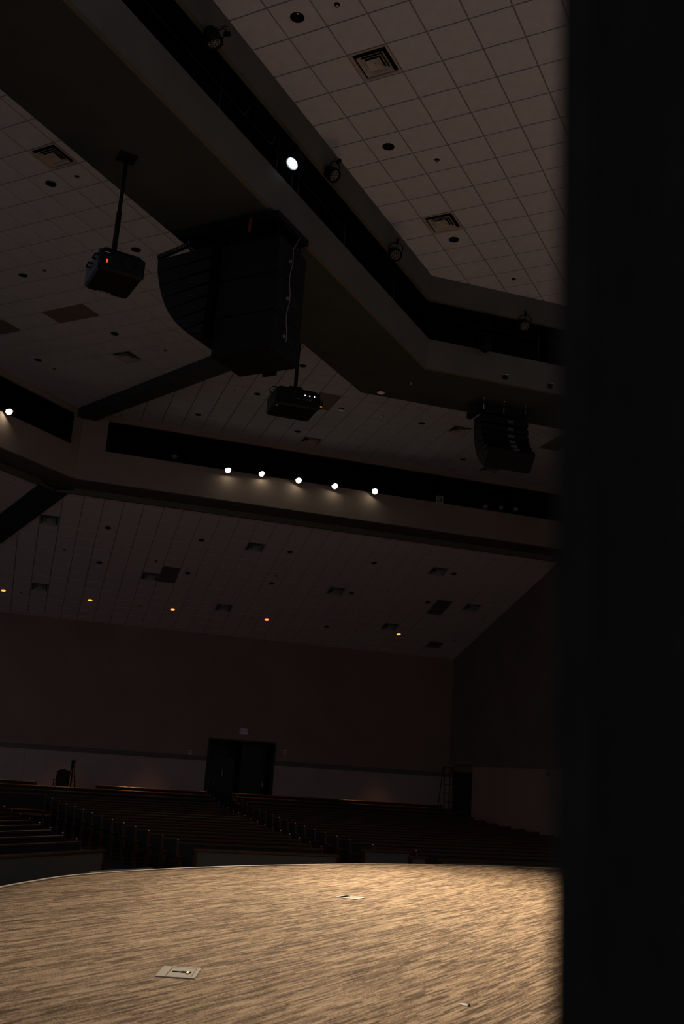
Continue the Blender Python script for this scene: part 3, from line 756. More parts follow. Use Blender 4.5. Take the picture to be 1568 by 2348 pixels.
# LED par cans on the near catwalk
def make_par(loc, target, label, lit):
    M = aim(loc, V(target) - V(loc))
    t = thing('led_par_can', label, 'stage light', group='LED par cans on the near catwalk', M=M @ Matrix.Scale(0.84, 4))
    MB().lathe([(0.001, -0.27), (0.07, -0.27), (0.105, -0.24), (0.125, -0.16), (0.138, -0.05), (0.140, 0.02), (0.132, 0.02), (0.128, -0.015), (0.001, -0.016)], n=28).build('housing', 'black_paint', t)
    y = MB(); y.tube([(-0.150, 0, -0.1), (-0.155, 0.16, -0.14), (-0.1, 0.215, -0.15), (0.1, 0.215, -0.15), (0.155, 0.16, -0.14), (0.150, 0, -0.1)], 0.012, 6)
    y.build('yoke', 'black_paint', t)
    MB().bev((-0.03, 0.215, -0.18), (0.03, 0.32, -0.12), 0.006).build('clamp', 'black_paint', t)
    MB().tube([(0.03, 0.05, -0.26), (0.06, 0.2, -0.32), (0.02, 0.3, -0.3), (-0.08, 0.28, -0.22)], 0.006, 6).build('power_cord', 'black_paint', t)
    c = MB()
    R = [(0, 0)] + [(0.044 * math.cos(a * math.pi / 3), 0.044 * math.sin(a * math.pi / 3)) for a in range(6)] + [(0.088 * math.cos((a + 0.5) * math.pi / 6), 0.088 * math.sin((a + 0.5) * math.pi / 6)) for a in range(12)]
    for x, yv in R:
        c.lathe([(0.0195, -0.012), (0.017, -0.002), (0.010, 0.003), (0.001, 0.004)], Matrix.Translation(V((x, yv, 0))), 10)
    c.build('led_lenses', 'led_glow' if lit else 'led_cell', t)
    MB().disc(0.116, Matrix.Translation(V((0, 0, -0.011))), 28).build('lens_plate', 'led_dim' if lit else 'black_plastic', t)
    MB().lathe([(0.118, -0.008), (0.128, -0.008), (0.129, 0.012), (0.118, 0.012), (0.118, -0.008)], n=28).build('front_ring', 'steel' if lit else 'black_paint', t)
    if lit:
        ld = bpy.data.lights.new('led_beam', 'SPOT'); ld.energy = LED_W; ld.color = (0.82, 0.9, 1.0); ld.spot_size = math.radians(40); ld.spot_blend = 0.8; ld.shadow_soft_size = 0.1
        lo = bpy.data.objects.new('led_beam', ld); COL.objects.link(lo); lo.parent = t
        lo.matrix_basis = Matrix.Translation(V((0, 0, 0.04))) @ Matrix.Rotation(math.pi, 4, 'X')
    return t
for p, tg, l, lit in ((N1(0.05, -5.704, 10.297), V((-7.0, 7.5, 0.0)), 'glowing white LED par can in the near catwalk slot', 1),
                      (N1(0.15, -7.997, 10.593), V((2.5, 12.5, 0.0)), 'unlit LED par can nearest the top picture edge', 0),
                      (N1(0.15, -4.567, 10.779), V((9.0, 8.5, 0.5)), 'unlit LED par can just right of the glowing one', 0),
                      (N1(0.15, -2.095, 10.681), V((3.0, 6.0, 0.0)), 'unlit LED par can near the corner of the near catwalk', 0),
                      (N3(2.072, -0.10, 10.640), V((3.5, 8.0, 0.0)), 'unlit LED par can right of the near catwalk corner', 0)):
    make_par(p, tg, l, lit)
# dark moving head hanging under the right slot edge
M = aim(N3(1.14, -0.22, 9.93), V((0.2, -0.5, -0.85)))
t = thing('moving_head_light', 'black light hanging below the slot edge right of the catwalk corner', 'stage light', M=M)
MB().lathe([(0.001, -0.3), (0.08, -0.3), (0.12, -0.22), (0.13, -0.05), (0.105, 0.03), (0.1, 0.05), (0.001, 0.045)], n=20).build('head', 'black_paint', t)
y = MB(); y.tube([(-0.15, 0, -0.1), (-0.15, 0.22, -0.16), (0.15, 0.22, -0.16), (0.15, 0, -0.1)], 0.018, 6); y.build('yoke', 'black_paint', t)
# pipes, hangers and cables in the near slot
t = thing('lighting_pipe', 'dark steel pipe inside the near catwalk slot along the stage', 'pipe', N1(0, 0, 0))
r0 = N1(0, 0, 0)
MB().tube([N1(-0.28, -15, 10.62) - r0, N1(-0.28, -0.3, 10.62) - r0], 0.024, 8).build('pipe', 'black_paint', t)
for b in (-9.4, -7.2, -5.62, -5.15, -4.95, -3.3, -1.2):
    MB().tube([N1(-0.28, b, 10.1) - r0, N1(-0.28, b, 10.93) - r0], 0.008, 6).build('hanger_rod', 'dull_grey', t)
MB().tube([N1(-0.45, -15, 10.12) - r0, N1(-0.45, -0.3, 10.12) - r0], 0.02, 8).build('guard_rail', 'black_paint', t)
t2 = thing('lighting_pipe', 'dark steel pipe in the slot right of the near catwalk corner', 'pipe', r0)
MB().tube([N3(0.3, 0.28, 10.62) - r0, N3(8.5, 0.28, 10.62) - r0], 0.024, 8).build('pipe', 'black_paint', t2)
for a in (1.45, 2.6, 4.2):
    MB().tube([N3(a, 0.28, 10.0) - r0, N3(a, 0.28, 10.93) - r0], 0.008, 6).build('hanger_rod', 'dull_grey', t2)
for k, (b, z0, l) in enumerate(((-6.95, 10.42, 'loose cable loop in the near slot between two par cans'), (-6.2, 10.45, 'loose cable beside the glowing par can'))):
    c = MB(); pts = [N1(-0.05, b + 0.13 * math.cos(-0.3 - q * 0.26), z0 + 0.2 + 0.3 * math.sin(-0.3 - q * 0.26)) for q in range(7)]
    tag(c.tube(pts, 0.006, 6).build('hanging_cable', 'dull_grey'), l, 'cable', 'cables in the near slot')
# boxes on the lower fascia right of the corner
for a, l in ((1.692, 'small dark junction box on the lower fascia, left of two'), (2.721, 'small dark junction box on the lower fascia beside the curtain')):
    M = frame(N3(a, 0.0, 9.47), a3, b3, ZUP)
    t = thing('junction_box', l, 'box', M=M, group='junction boxes')
    MB().bev((-0.045, -0.05, -0.05), (0.045, 0.0, 0.04), 0.005).build('housing', 'black_paint', t)
    MB().box((-0.048, -0.055, 0.04), (0.048, 0.0, 0.046)).build('lid', 'sign_white', t)  # white top strip paints in the lit upper edge of the box
# small fittings on the near soffit, brackets on the far soffit
t = thing('ceiling_speaker', 'small pale disc on the near soffit at its inner corner', 'fitting', N3(-0.38, 1.65, R1_SOF))
MB().lathe([(0.001, -0.02), (0.06, -0.018), (0.075, -0.008), (0.078, 0.0)], n=20).build('cover', 'sign_white', t)
MB().lathe([(0.078, 0.0), (0.088, -0.003), (0.09, 0.0)], n=20).build('rim', 'steel', t)
t = thing('sprinkler_head', 'tiny pale sprinkler on the near soffit right of the corner', 'sprinkler', N3(-0.01, 0.855, R1_SOF))
MB().lathe([(0.02, 0.0), (0.03, -0.005), (0.032, 0.0)], n=14).build('escutcheon', 'steel', t)
MB().tube([(0, 0, 0), (0, 0, -0.04)], 0.012, 6).build('stem', 'steel', t)
for a, b, l in ((8.423, 1.12, 'leftmost'), (9.676, 1.14, 'middle'), (11.065, 1.2, 'rightmost')):
    t = thing('small_bracket', '%s of three small pale brackets under the far soffit' % l, 'bracket', M=frame(F3(a, b, R2_SOF), a3, b3, ZUP), group='brackets under the far soffit')
    MB().box((-0.03, -0.03, -0.006), (0.03, 0.03, 0.0)).build('base_plate', 'sign_white', t)
    MB().bev((-0.022, -0.012, -0.075), (0.022, 0.012, -0.006), 0.004).build('tab', 'sign_white', t)

# ================================================================== LOUDSPEAKERS
# central cluster: rigging frame, stack of three bass cabinets, curved line array
def M1(): return frame(N1(0, 0, 0), a1, b1, ZUP)      # local = (a1, b1, z)
def M3(): return frame(N3(0, 0, 0), a3, b3, ZUP)
base = frame(N1(-0.75, -5.6, 9.34), a1, b1, ZUP); off = V((-0.75, -5.6, 9.34))
rig = t = thing('speaker_rig', 'black steel rigging frame bolted under the near soffit', 'rigging', M=base)
fm = MB()
x0, x1_, y0, y1_ = -1.66 + 0.75, 0.13 + 0.75, -6.08 + 5.6, -5.16 + 5.6
for lo, hi in (((x0, y0), (x1_, y0 + 0.08)), ((x0, y1_ - 0.08), (x1_, y1_)), ((x0, y0 + 0.08), (x0 + 0.08, y1_ - 0.08)), ((x1_ - 0.08, y0 + 0.08), (x1_, y1_ - 0.08)), ((-0.04, y0 + 0.08), (0.04, y1_ - 0.08))):
    fm.bev((*lo, -0.16), (*hi, -0.06), 0.008)
fm.build('beam_frame', 'black_paint', t)
MB().box((x0 + 0.05, y0 + 0.05, -0.06), (x1_ - 0.05, y1_ - 0.05, -0.045)).build('deck_plate', 'black_paint', t)
for x in (x0 + 0.1, x1_ - 0.1):
    for y in (y0 + 0.1, y1_ - 0.1): MB().tube([(x, y, -0.05), (x, y, 0.0)], 0.018, 8).build('anchor_bolt', 'steel', t)
MB().bev((0.40, y0 - 0.03, -0.34), (0.44, y0 - 0.01, -0.12), 0.004).build('warning_tag', 'red_paint', t)
tag(t.children[-1], 'red tag')
# bass cabinets
BX0, BX1, BY0, BY1 = -0.90, 0.115, -5.95, -5.16
for k in range(3):
    zt = 8.96 - 0.598 * k; zb = zt - 0.588
    c = thing('bass_cabinet', 'big black bass speaker box, %s of the hanging stack' % ('top', 'middle', 'bottom')[k], 'speaker', M=frame(N1((BX0 + BX1) / 2, (BY0 + BY1) / 2, zb), a1, b1, ZUP), group='stacked bass cabinets')
    hx, hy = (BX1 - BX0) / 2, (BY1 - BY0) / 2
    MB().bev((-hx, -hy, 0), (hx, hy, zt - zb), 0.012).build('cabinet', 'black_paint', c)
    MB().bev((-hx - 0.012, -hy + 0.04, 0.03), (-hx, hy - 0.04, zt - zb - 0.03), 0.004).build('grille', 'black_grille', c)
    p = MB(); p.bev((hx, -0.16, 0.24), (hx + 0.006, -0.02, 0.36), 0.002); p.build('connector_plate', 'black_plastic', c)
    cn = MB(); cn.lathe([(0.001, 0.03), (0.02, 0.03), (0.022, 0.0)], aim((hx + 0.006, -0.09, 0.30), (1, 0, 0)), 12); cn.build('connector', 'return_grey', c)
    MB().bev((hx, 0.05, 0.24), (hx + 0.008, 0.2, 0.34), 0.002).build('handle', 'black_plastic', c)
    if k == 2: MB().bev((-0.1, hy - 0.005, -0.05), (0.14, hy + 0.02, 0.06), 0.004).build('pull_bracket', 'black_paint', c)
cab = MB(); pts = []
for q in range(25):
    z = 8.86 - (8.86 - 8.02 + 0.62) * q / 24
    pts.append(N1(BX1 + 0.035, -5.63 - 0.012 * q * 0.0 + 0.028 * math.sin(q * 0.62), z) - N1(0, 0, 0))
pts = [N1(BX1 + 0.06, -5.52, 9.1) - N1(0, 0, 0)] + pts
t = thing('speaker_cable', 'thin pale cable running down the side of the bass boxes', 'cable', N1(0, 0, 0))
cab.tube(pts, 0.0065, 6).build('cable', 'cable', t)
# suspension chains between frame and stack
for a in (-0.8, 0.02):
    for b in (-5.87, -5.24):
        MB().tube([(a + 0.75, b + 5.6, -0.375), (a + 0.75, b + 5.6, -0.15)], 0.014, 6).build('rigging_pin', 'black_paint', rig)
def make_array(front, M, w0, w1, depth, side, rear_at, group):
    """front: list of (d, z) corner points of the curved front in the (depth, up) plane of M; boxes across x or y"""
    n = len(front) - 1
    nr = []
    for i in range(n + 1):
        p = front[max(0, i - 1)]; q = front[min(n, i + 1)]
        tx, tz = q[0] - p[0], q[1] - p[1]; l = math.hypot(tx, tz); tx /= l; tz /= l
        nr.append((front[i][0] - tz * depth * side, front[i][1] + tx * depth * side))
    if rear_at is not None:      # deep wedge boxes whose backs line up on one plumb line
        nr = [(rear_at, front[0][1] + 0.06 + (front[-1][1] - front[0][1]) * i / n) for i in range(n + 1)]
    for i in range(n):
        f0, f1, r0_, r1_ = front[i], front[i + 1], nr[i], nr[i + 1]
        g = 0.006
        def mix(a, b, k): return (a[0] + (b[0] - a[0]) * k, a[1] + (b[1] - a[1]) * k)
        k0 = g / max(0.05, math.hypot(f1[0] - f0[0], f1[1] - f0[1])); 
        prof = [mix(f0, f1, k0), mix(f1, f0, k0), mix(r1_, r0_, 0.12), mix(r0_, r1_, 0.12)]
        cx = sum(p[0] for p in prof) / 4; cz = min(p[1] for p in prof)
        yield i, prof, cx, cz
A_front = [(-1.95, 7.36), (-1.925, 7.13), (-1.86, 6.90), (-1.775, 6.68), (-1.66, 6.47), (-1.50, 6.27), (-1.30, 6.09), (-1.02, 5.90)]
A_front = [(a, z + 1.5) for a, z in A_front]
names8 = ['topmost', 'second', 'third', 'fourth', 'fifth', 'sixth', 'lowest']
W0, W1 = -6.11, -5.17
for i, prof, cx, cz in make_array(A_front, None, W0, W1, 0.48, 1, -0.96, None):
    c = thing('array_speaker', '%s box of the curved black speaker array left of the bass boxes' % names8[i], 'speaker', M=frame(N1(cx, (W0 + W1) / 2, cz), a1, b1, ZUP), group='left curved line array')
    hw = (W1 - W0) / 2
    P = [(p[0] - cx, p[1] - cz) for p in prof]
    MB().prism([(p[0], -hw, p[1]) for p in P], (0, 2 * hw, 0)).build('cabinet', 'black_paint', c)
    d = V((P[1][0] - P[0][0], 0, P[1][1] - P[0][1])); nrm = V((d.z, 0, -d.x)).normalized()
    if nrm.x > 0 and i < 3: nrm = -nrm
    if nrm.z > 0: nrm = -nrm
    a_ = V((P[0][0], 0, P[0][1])) + d * 0.06; b_ = V((P[0][0], 0, P[0][1])) + d * 0.94
    MB().prism([(a_.x, -hw + 0.03, a_.z), (b_.x, -hw + 0.03, b_.z), (b_.x, hw - 0.03, b_.z), (a_.x, hw - 0.03, a_.z)], nrm * 0.012).build('grille', 'black_grille', c)
    sl = MB(); m_ = (V((P[0][0], 0, P[0][1])) * 0.35 + V((P[2][0], 0, P[2][1])) * 0.65)
    sl.bev((m_.x - 0.08, -hw - 0.01, m_.z - 0.02), (m_.x + 0.08, -hw, m_.z + 0.02), 0.003); sl.build('handle', 'black_plastic', c)
# bumper of that array
t = thing('array_bumper', 'perforated black bumper frame on top of the left curved array', 'frame', M=frame(N1(-1.7, -5.64, 8.91), a1, b1, ZUP))
bp_ = MB()
for y in (-0.47, 0.41): MB().prism([(-0.27, y, -0.03), (0.28, y, 0.08), (0.28, y, 0.14), (-0.27, y, 0.03)], (0, 0.06, 0)).build('side_plate', 'black_paint', t)
MB().bev((0.22, -0.47, 0.085), (0.27, 0.47, 0.125), 0.006).build('crossbar', 'cable', t)
hol = MB()
for q in range(14):
    for r in (0, 1): hol.ball((-0.24 + 0.037 * q, -0.472, -0.015 + 0.0074 * q + 0.028 * r), 0.006, 6, 4)
hol.build('bolt_holes', 'steel', t)
MB().tube([(0.25, -0.4, 0.1), (0.25, -0.4, 0.27)], 0.014, 6).build('lifting_shackle', 'steel', t)
MB().tube([(0.25, 0.4, 0.1), (0.25, 0.4, 0.27)], 0.014, 6).build('lifting_shackle', 'steel', t)
# right-hand array seen from behind
B_front = [(1.22, 7.46), (1.22, 7.24), (1.19, 7.02), (1.13, 6.80), (1.03, 6.59), (0.88, 6.40), (0.66, 6.24)]
B_front = [(b, z + 1.5) for b, z in B_front]
n7 = ['topmost', 'second', 'third', 'fourth', 'fifth', 'lowest']
V0, V1 = 1.60, 2.66
for i, prof, cx, cz in make_array(B_front, None, V0, V1, 0.42, -1, None, None):
    c = thing('array_speaker', '%s box of the right-hand speaker array seen from behind' % n7[i], 'speaker', M=frame(N3((V0 + V1) / 2, cx, cz), a3, b3, ZUP), group='right line array')
    hw = (V1 - V0) / 2
    P = [(p[0] - cx, p[1] - cz) for p in prof]
    MB().prism([(-hw, p[0], p[1]) for p in P], (2 * hw, 0, 0)).build('cabinet', 'black_paint', c)
    d = V((0, P[1][0] - P[0][0], P[1][1] - P[0][1])); nrm = V((0, -d.z, d.y)).normalized()
    a_ = V((0, *P[0])) + d * 0.06; b_ = V((0, *P[0])) + d * 0.94
    MB().prism([(-hw + 0.03, a_.y, a_.z), (hw - 0.03, a_.y, a_.z), (hw - 0.03, b_.y, b_.z), (-hw + 0.03, b_.y, b_.z)], nrm * 0.012).build('grille', 'black_grille', c)
    rc = V((0, (P[2][0] + P[3][0]) / 2, (P[2][1] + P[3][1]) / 2))
    MB().bev((0.05, rc.y - 0.02, rc.z - 0.03), (0.19, rc.y + 0.02, rc.z + 0.03), 0.004).build('connector_plate', 'dull_grey', c)
    for s_ in (-1, 1): MB().bev((s_ * (hw + 0.012) - 0.012, rc.y + 0.02, rc.z - 0.05), (s_ * (hw + 0.012) + 0.012, rc.y + 0.16, rc.z + 0.05), 0.004).build('rigging_arm', 'black_plastic', c)
t = thing('array_bumper', 'black bumper frame on top of the right-hand speaker array', 'frame', M=frame(N3(2.08, 0.95, 8.97), a3, b3, ZUP))
MB().bev((-0.60, -0.12, 0.0), (-0.48, 0.40, 0.16), 0.02).build('side_plate', 'black_paint', t)
MB().bev((0.48, -0.12, 0.0), (0.60, 0.40, 0.16), 0.02).build('side_plate', 'black_paint', t)
MB().bev((-0.48, -0.05, 0.05), (0.48, 0.05, 0.12), 0.01).build('crossbar', 'black_paint', t)
for x, y in ((-0.41, -0.06), (0.06, -0.06), (0.57, -0.05)):
    MB().tube([(x, y, 0.1), (x, y, 0.372)], 0.007, 6).build('hanger_rod', 'steel', t)
    MB().lathe([(0.001, 0.355), (0.02, 0.355), (0.022, 0.37), (0.001, 0.372)], Matrix.Translation(V((x, y, 0))), 10).build('eye_bolt', 'chrome', t)

# ================================================================== PROJECTORS
# left: hangs on a long pole from the near soffit
ex = V((0.56, 0.83, 0)).normalized()
wx = a1 * ex.x + b1 * ex.y; wy = ZUP.cross(wx)     # wy points away from the BC side
PA, PBc, PC = N1(-1.89, -7.65), N1(-1.54, -7.13), N1(-0.92, -7.52)
ctr = (PA + PC) / 2
M = frame(V((ctr.x, ctr.y, 7.6)), wx, wy, ZUP)
t = thing('ceiling_projector', 'big black projector on a long pole under the near soffit', 'projector', M=M)
bx = MB(); bx.bev((-0.31, -0.36, 0.0), (0.31, 0.36, 0.30), 0.03); bx.build('housing', 'black_plastic', t)
MB().bev((-0.25, -0.30, 0.30), (0.25, 0.30, 0.345), 0.015).build('top_cover', 'black_plastic', t)
Mi = M.inverted()
pole = Mi @ N1(-1.235, -7.836, 9.34)
pl = MB(); pl.tube([(pole.x, pole.y, 0.33), (pole.x, pole.y, 0.9)], 0.036, 12); pl.tube([(pole.x, pole.y, 0.9), (pole.x, pole.y, 1.735)], 0.027, 12); pl.build('pole', 'black_paint', t)
MB().bev((pole.x - 0.12, pole.y - 0.12, 1.72), (pole.x + 0.12, pole.y + 0.12, 1.738), 0.004).build('ceiling_plate', 'black_paint', t)
# lens opening, indicator lights and carrying handles on the sides facing the stage
D_ = Mi @ N1(-1.27, -8.04, 7.6)
sy = -1 if D_.y < 0 else 1
sx = -1 if D_.x < 0 else 1
C_ = Mi @ PC
if abs(C_.x - D_.x) > abs(C_.y - D_.y): f_axis = 'y'
else: f_axis = 'x'
A_ = Mi @ PA
def face_frame(u, z, out=0.001):
    # point on the vertical side D-C: u metres from D towards C
    Dv = V((D_.x, D_.y, 0)); Cv = V((C_.x, C_.y, 0)); dirv = (Cv - Dv).normalized()
    o = Dv + dirv * u; nrm = V((dirv.y, -dirv.x, 0))
    if nrm.dot(Dv) < 0: nrm = -nrm
    hx, hy = 0.31, 0.36
    o.x = max(-hx, min(hx, o.x)); o.y = max(-hy, min(hy, o.y))
    return frame(V((o.x, o.y, z)) + nrm * out, dirv, ZUP, nrm) if dirv.cross(ZUP).dot(nrm) > 0 else frame(V((o.x, o.y, z)) + nrm * out, -dirv, ZUP, nrm)
MB().lathe([(0.001, -0.01), (0.09, -0.01), (0.10, 0.01), (0.108, 0.012), (0.112, 0.0)], face_frame(0.38, 0.17), 28).build('exhaust_vent', 'black_grille', t)
MB().box((-0.008, -0.024, 0), (0.003, 0.024, 0.003), face_frame(0.10, 0.12)).build('indicator_light', 'led_red', t)
MB().box((0.008, -0.02, 0), (0.012, 0.02, 0.003), face_frame(0.10, 0.12)).build('indicator_light', 'led_amber', t)
MB().box((-0.04, -0.004, 0), (0.04, 0.004, 0.003), face_frame(0.09, 0.24)).build('badge', 'pale_print', t)
for u in (0.13, 0.42):
    hm = MB(); Dv = V((D_.x, D_.y, 0)); Av = V((A_.x, A_.y, 0)); dv = (Av - Dv).normalized()
    o = Dv + dv * u; nrm = V((-dv.y, dv.x, 0)); nrm = nrm if nrm.dot(o) > 0 else -nrm
    hm.tube([o + V((0, 0, 0.2)) - dv * 0.07, o + V((0, 0, 0.2)) - dv * 0.07 + nrm * 0.045, o + V((0, 0, 0.2)) + dv * 0.07 + nrm * 0.045, o + V((0, 0, 0.2)) + dv * 0.07], 0.012, 6)
    hm.build('carry_handle', 'black_paint', t)
# maker's name on the underside lip along the far edge
B_ = Mi @ PBc
mid = (V((A_.x, A_.y, 0)) * 0.55 + V((B_.x, B_.y, 0)) * 0.45); inn = (V((D_.x, D_.y, 0)) - V((A_.x, A_.y, 0))).normalized()
tx = (V((B_.x, B_.y, 0)) - V((A_.x, A_.y, 0))).normalized()
text_mesh('maker_name', 'CHRISTIE', 0.048, 'pale_print', t, frame(mid * 0.97 + inn * 0.045 + V((0, 0, -0.0015)), tx, inn, tx.cross(inn)), 0.001)
# right: hangs behind the bass boxes
M = frame(N3(-2.64, 0.10, 8.01), a3, b3, ZUP)
t = thing('ceiling_projector', 'black projector with three white lights hanging right below the bass boxes', 'projector', M=M)
MB().bev((-0.43, -0.33, -0.04), (0.43, 0.40, 0.30), 0.03).build('housing', 'black_plastic', t)
MB().bev((-0.36, -0.27, 0.30), (0.36, 0.27, 0.335), 0.012).build('top_cover', 'black_plastic', t)
MB().bev((-0.13, -0.10, 0.36), (0.13, 0.10, 0.44), 0.01).build('mount_plate', 'black_paint', t)
pl = MB(); pl.tube([(0, -0.05, 0.40), (0, -0.05, 1.33)], 0.035, 12); pl.build('pole', 'black_paint', t)
for x, y in ((-0.1, -0.08), (0.1, -0.08), (-0.1, 0.08), (0.1, 0.08)): MB().tube([(x, y, 0.33), (x, y, 0.38)], 0.012, 6).build('mount_bolt', 'steel', t)
for x in (0.13, 0.22, 0.31): MB().disc(0.011, aim((x, -0.3315, 0.20), (0, -1, 0)), 10).build('indicator_light', 'led_white', t)
io = MB()
for x in (-0.08, -0.01, 0.1, 0.16, 0.22): io.box((x, -0.333, 0.11), (x + 0.03, -0.33, 0.118))
io.build('socket_row', 'pale_print', t)
MB().bev((0.43, -0.30, 0.03), (0.50, -0.16, 0.17), 0.01).build('side_vent', 'black_plastic', t)
MB().box((0.44, -0.302, 0.04), (0.48, -0.30, 0.05)).build('indicator_light', 'led_amber', t)
text_mesh('maker_name', 'EIKI', 0.055, 'pale_print', t, frame(V((-0.37, -0.22, -0.0415)), V((0, 1, 0)), V((1, 0, 0)), V((0, 0, -1))), 0.001)
MB().tube([(-0.3, 0.0, 0.32), (-0.36, -0.02, 0.40), (-0.44, -0.05, 0.38), (-0.5, -0.08, 0.30), (-0.47, -0.12, 0.22), (-0.43, -0.14, 0.18)], 0.010, 8).build('cable_loop', 'black_paint', t)

# ================================================================== WALL FITTINGS
M = frame(F3(7.872, 10.05, 2.794), a3, ZUP, -b3)
t = thing('exit_sign', 'pale exit sign on the back wall above the doorway', 'sign', M=M)
MB().bev((-0.165, -0.11, 0.0), (0.165, 0.11, 0.05), 0.008).build('housing', 'sign_white', t)
text_mesh('lettering', 'EXIT', 0.165, 'sign_red', t, Matrix.Translation(V((0, -0.002, 0.052))), 0.002)
MB().box((-0.165, -0.02, -0.0), (-0.175, 0.02, 0.03)).build('mount', 'steel', t)
def strobe(M, label, hm='sign_white'):
    t = thing('fire_alarm_strobe', label, 'alarm', M=M, group='wall strobes')
    MB().bev((-0.06, -0.085, 0.0), (0.06, 0.085, 0.035), 0.006).build('housing', hm, t)
    s_ = MB()
    for k in range(4): s_.box((-0.04 + 0.024 * k, -0.06, 0.035), (-0.028 + 0.024 * k, 0.06, 0.041))
    s_.build('sounder_slots', 'sign_red', t)
    MB().bev((-0.03, 0.02, 0.041), (0.03, 0.06, 0.055), 0.004).build('flash_lens', 'lens_glass', t)
strobe(frame(F3(5.853, 10.05, 1.86), a3, ZUP, -b3), 'small pale alarm strobe left of the doorway')
strobe(frame(F3(9.598, 10.05, 2.11), a3, ZUP, -b3), 'small pale alarm strobe right of the doorway')
strobe(frame(F3(16.72, 8.81, 2.76), b3, ZUP, -a3), 'dim alarm strobe on the right side wall near the back corner', 'return_grey')
strobe(frame(F3(16.66, 1.82, 1.9), b3, ZUP, -a3), 'dim wall box on the right side wall beside the curtain', 'return_grey')

# ================================================================== PEWS
PH = 0.85
END_PROF = [(-0.30, -0.06), (0.30, -0.06), (0.31, 0.30), (0.335, 0.83), (0.30, 0.86), (0.24, 0.84), (0.19, 0.62), (-0.20, 0.60), (-0.28, 0.56), (-0.29, 0.40), (-0.26, 0.20)]
END_ME = MB().prism([(-0.025, y, z) for y, z in END_PROF], (0.05, 0, 0)).mesh('end_panel', 'wood_red')
KNOB_ME = MB().ball((0, 0, 0), 0.020, 10, 6).mesh('knob', 'chrome')
ARM_ME = MB().bev((-0.045, -0.30, 0.0), (0.045, 0.16, 0.025), 0.006).mesh('armrest', 'wood_cap')
def pew(o, x, y, L, label, group, knobs=(0, 1), screen=False):
    """o: world point at the left end seen from the stage; x along the pew; y away from the stage"""
    M = frame(o + x * (L / 2), x, y, ZUP)
    t = thing('front_screen' if screen else 'pew', label, 'pew' if not screen else 'screen', M=M, group=group)
    h = L / 2
    if screen:
        MB().bev((-h + 0.05, -0.02, 0.04), (h - 0.05, 0.03, PH - 0.05), 0.006).build('panel', 'screen_fabric', t)
        MB().bev((-h, -0.05, PH - 0.05), (h, 0.06, PH), 0.008).build('cap_rail', 'wood_cap', t)
        for s_ in (-1, 1): MB().bev((s_ * (h - 0.03) - 0.03, -0.045, -0.06), (s_ * (h - 0.03) + 0.03, 0.055, PH - 0.05), 0.006).build('post', 'wood_red', t)
        MB().bev((-h + 0.06, -0.03, -0.03), (h - 0.06, 0.04, 0.04), 0.006).build('base_rail', 'wood_red', t)
    else:
        MB().bev((-h + 0.03, -0.25, 0.38), (h - 0.03, 0.20, 0.46), 0.02).build('seat', 'pew_fabric', t)
        bk = [(0.17, 0.44), (0.20, 0.44), (0.30, 0.80), (0.25, 0.80)]
        MB().prism([(-h + 0.03, b_, z) for b_, z in bk], (2 * h - 0.06, 0, 0)).build('backrest', 'pew_fabric', t)
        MB().bev((-h + 0.03, 0.235, 0.80), (h - 0.03, 0.325, 0.845), 0.008).build('cap_rail', 'wood_cap', t)
        for s_ in (-1, 1):
            e = obj('end_panel', END_ME, t, (s_ * h, 0, 0))
            obj('armrest', ARM_ME, e, (0, 0, 0.60))
            if (s_ + 1) // 2 in knobs: obj('knob', KNOB_ME, e, (0, -0.02, 0.80) if False else (0, 0.30, 0.88))
    return t
ROWS = [8.25 - 0.965 * k for k in range(18)]       # back to front
NR = len(ROWS)
for k, d in enumerate(ROWS):
    z = ztop(d) - 0.85
    n_front = NR - 1 - k
    # centre section
    aR = 5.82 + (d + 9) * 0.030; aL = 2.95 - 0.18 * (d + 8.9)
    if k == 0:
        pew(F3(2.36, d, z), a3, b3, aR - 2.36, 'last pew row of the centre section, right of the chair and tripod', 'pews of the centre section')
        pew(F3(-3.2, d, z), a3, b3, 3.5, 'last pew row at the left picture edge, left of the chair', 'pews of the centre section')
    else:
        if k <= 3: aL = -3.2
        pew(F3(aL, d, z), a3, b3, aR - aL, 'dark pew in the centre section, %s row from the stage' % ORD[n_front], 'pews of the centre section')
    # right section
    rL = 7.12 if d > -6.5 else (7.35 if d > -7.5 else 8.0); rL += 0.02 * max(0, d + 2)
    pew(F3(rL, d, z), a3, b3, 15.75 - rL, 'dark pew in the right section, %s row from the stage' % ORD[n_front], 'pews of the right section')
d = -9.12; z = ztop(d) - 0.85
pew(F3(2.93, d, z), a3, b3, 2.9, 'front screen of the centre section with red wood frame', 'front screens', screen=True)
pew(F3(7.45, d + 0.3, z), a3, b3, 0.42, 'narrow front screen piece beside the aisle, right section', 'front screens', screen=True)
pew(F3(8.0, d, z), a3, b3, 7.0, 'long front screen of the right section beside the curtain', 'front screens', screen=True)
pew(F3(6.80, -7.72, ztop(-7.7) - 0.85), a3, b3, 1.15, 'short front screen right of the aisle, set back', 'front screens', screen=True)
for k in range(9):
    a = -4.7 - 0.965 * k; b = -2.3 - 0.72 * (a + 4.74)
    dd = -(a + 12.71); z = ztop(dd) - 0.85
    L = 5.2
    if k == 0: pew(N1(a, b - L, z), b1, -a1, L, 'front screen of the left section, left of the aisle', 'front screens', screen=True)
    else: pew(N1(a, b - L, z), b1, -a1, L, 'dark pew in the left section, %s row from the stage' % ORD[k - 1], 'pews of the left section')

